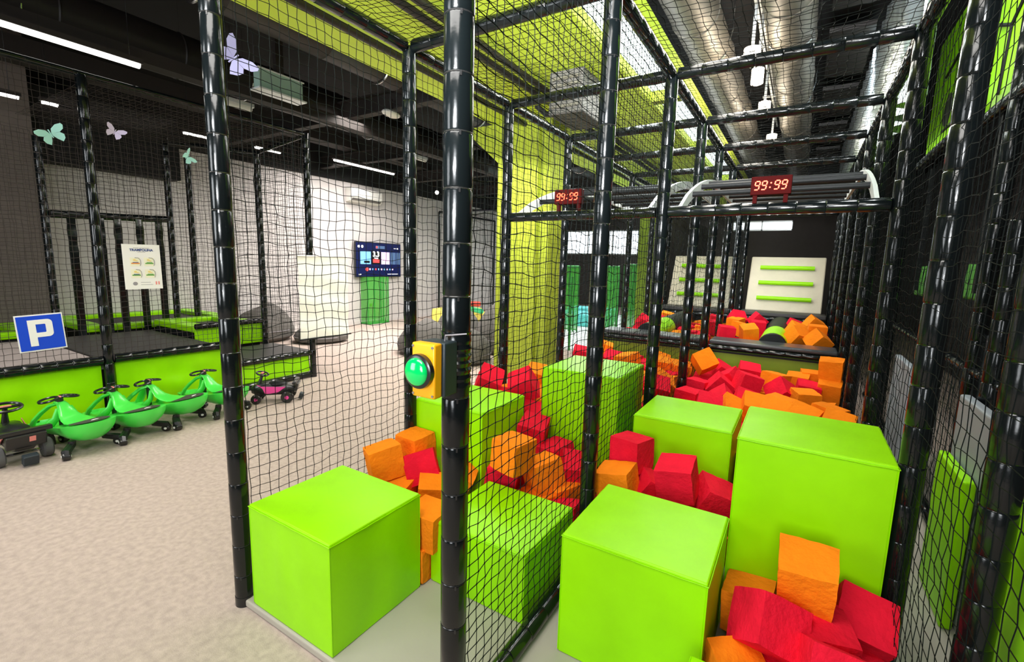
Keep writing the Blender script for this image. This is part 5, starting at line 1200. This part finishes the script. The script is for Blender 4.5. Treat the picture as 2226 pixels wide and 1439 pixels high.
def ride_on(x, y, heading, accent, label, loader=True, sc=1.0):
    p = empty('ride_on_car', label, 'ride-on car', (x, y, 0), heading, None); p.scale = (sc, sc, sc)
    m = MB(); rings = []
    for (sx, w, z0, z1) in ((-0.24, 0.05, 0.12, 0.20), (-0.18, 0.085, 0.10, 0.235), (-0.06, 0.09, 0.09, 0.25), (0.06, 0.08, 0.09, 0.22), (0.18, 0.085, 0.09, 0.225), (0.27, 0.07, 0.11, 0.20)):
        rings.append([Vector((sx, w*c, z)) for c, z in ((-0.6, z0), (0.6, z0), (1, z0+0.04), (1, z1-0.04), (0.7, z1), (-0.7, z1), (-1, z1-0.04), (-1, z0+0.04))])
    m.loft(rings); m.build('body', 'car_black', p, smooth=True)
    for s in (-1, 1):
        m = MB(); m.poly_prism([(-0.17, s*0.093, 0.245), (-0.10, s*0.095, 0.19), (-0.07, s*0.095, 0.12), (0.06, s*0.093, 0.12), (0.17, s*0.09, 0.20), (0.05, s*0.092, 0.205), (-0.10, s*0.093, 0.215)], (0, s*0.006, 0)); m.build('side_panel', accent, p)
    m = MB(); m.sphere((0.06, 0, 0.225), 0.1, 16, 8, (1.25, 0.85, 0.35)); m.build('seat', 'black_pad', p, smooth=True)
    m = MB(); m.tube([(-0.16, 0, 0.2), (-0.13, 0, 0.30), (-0.11, 0, 0.36)], [0.03, 0.018, 0.016], 10); m.build('steering_column', 'car_black', p, smooth=True)
    m = MB(); m.tube([(-0.11+0.07*cos(q)*0.95, 0.095*sin(q), 0.365-0.02*cos(q)) for q in [2*pi*k/22 for k in range(22)]], 0.011, 7, closed=True)
    m.box((-0.11, 0, 0.365), (0.035, 0.17, 0.014)); w = m.build('steering_wheel', 'car_black', p, smooth=True)
    m = MB(); m.box((-0.11, 0, 0.375), (0.03, 0.07, 0.006)); m.build('horn_pad', 'salmon_plastic', w)
    for (cx, cy, r) in ((-0.17, -0.125, 0.062), (-0.17, 0.125, 0.062), (0.19, -0.13, 0.075), (0.19, 0.13, 0.075)):
        q = MB(); t = 0.03; q.tube([(cx, cy-t, r), (cx, cy-t*0.7, r), (cx, cy, r), (cx, cy+t*0.7, r), (cx, cy+t, r)], [r*0.82, r*0.97, r, r*0.97, r*0.82], 22); wh = q.build('wheel', 'tyre_grey' if accent != 'pink_plastic' else 'car_black', p, smooth=True)
        sd = 1 if cy > 0 else -1
        q = MB(); q.tube([(cx, cy+sd*t, r), (cx, cy+sd*(t+0.006), r)], r*0.32, 12); q.build('hub', accent, wh, smooth=True)
    for ax_ in (-0.17, 0.19):
        m = MB(); m.tube([(ax_, -0.12, 0.07), (ax_, 0.12, 0.07)], 0.012, 6); m.build('axle', 'chrome', p, smooth=True)
    m = MB(); m.box((0.30, 0, 0.19), (0.03, 0.22, 0.10), Matrix.Rotation(0.25, 3, 'Y')); m.box((0.28, 0, 0.255), (0.05, 0.30, 0.035)); m.build('rear_guard', 'car_black', p, bevel=0.008)
    if loader:
        m = MB(); m.box((0.34, 0, 0.055), (0.05, 0.085, 0.075), Matrix.Rotation(0.3, 3, 'Y')); m.build('tow_block', 'box_grey', p, bevel=0.006)
    m = MB(); m.box((0.318, 0.03, 0.20), (0.004, 0.035, 0.04), Matrix.Rotation(0.25, 3, 'Y')); m.build('sticker', 'salmon_plastic' if accent != 'pink_plastic' else 'paper_white', p)
ride_on(-5.62, 1.02, RAD(2), 'salmon_plastic', 'black ride-on tractor with grey tyres seen from behind at the left edge', True, 1.12)
ride_on(-5.42, 3.22, RAD(48), 'pink_plastic', 'small pink and black ride-on quad parked before the low deck', True, 0.95)
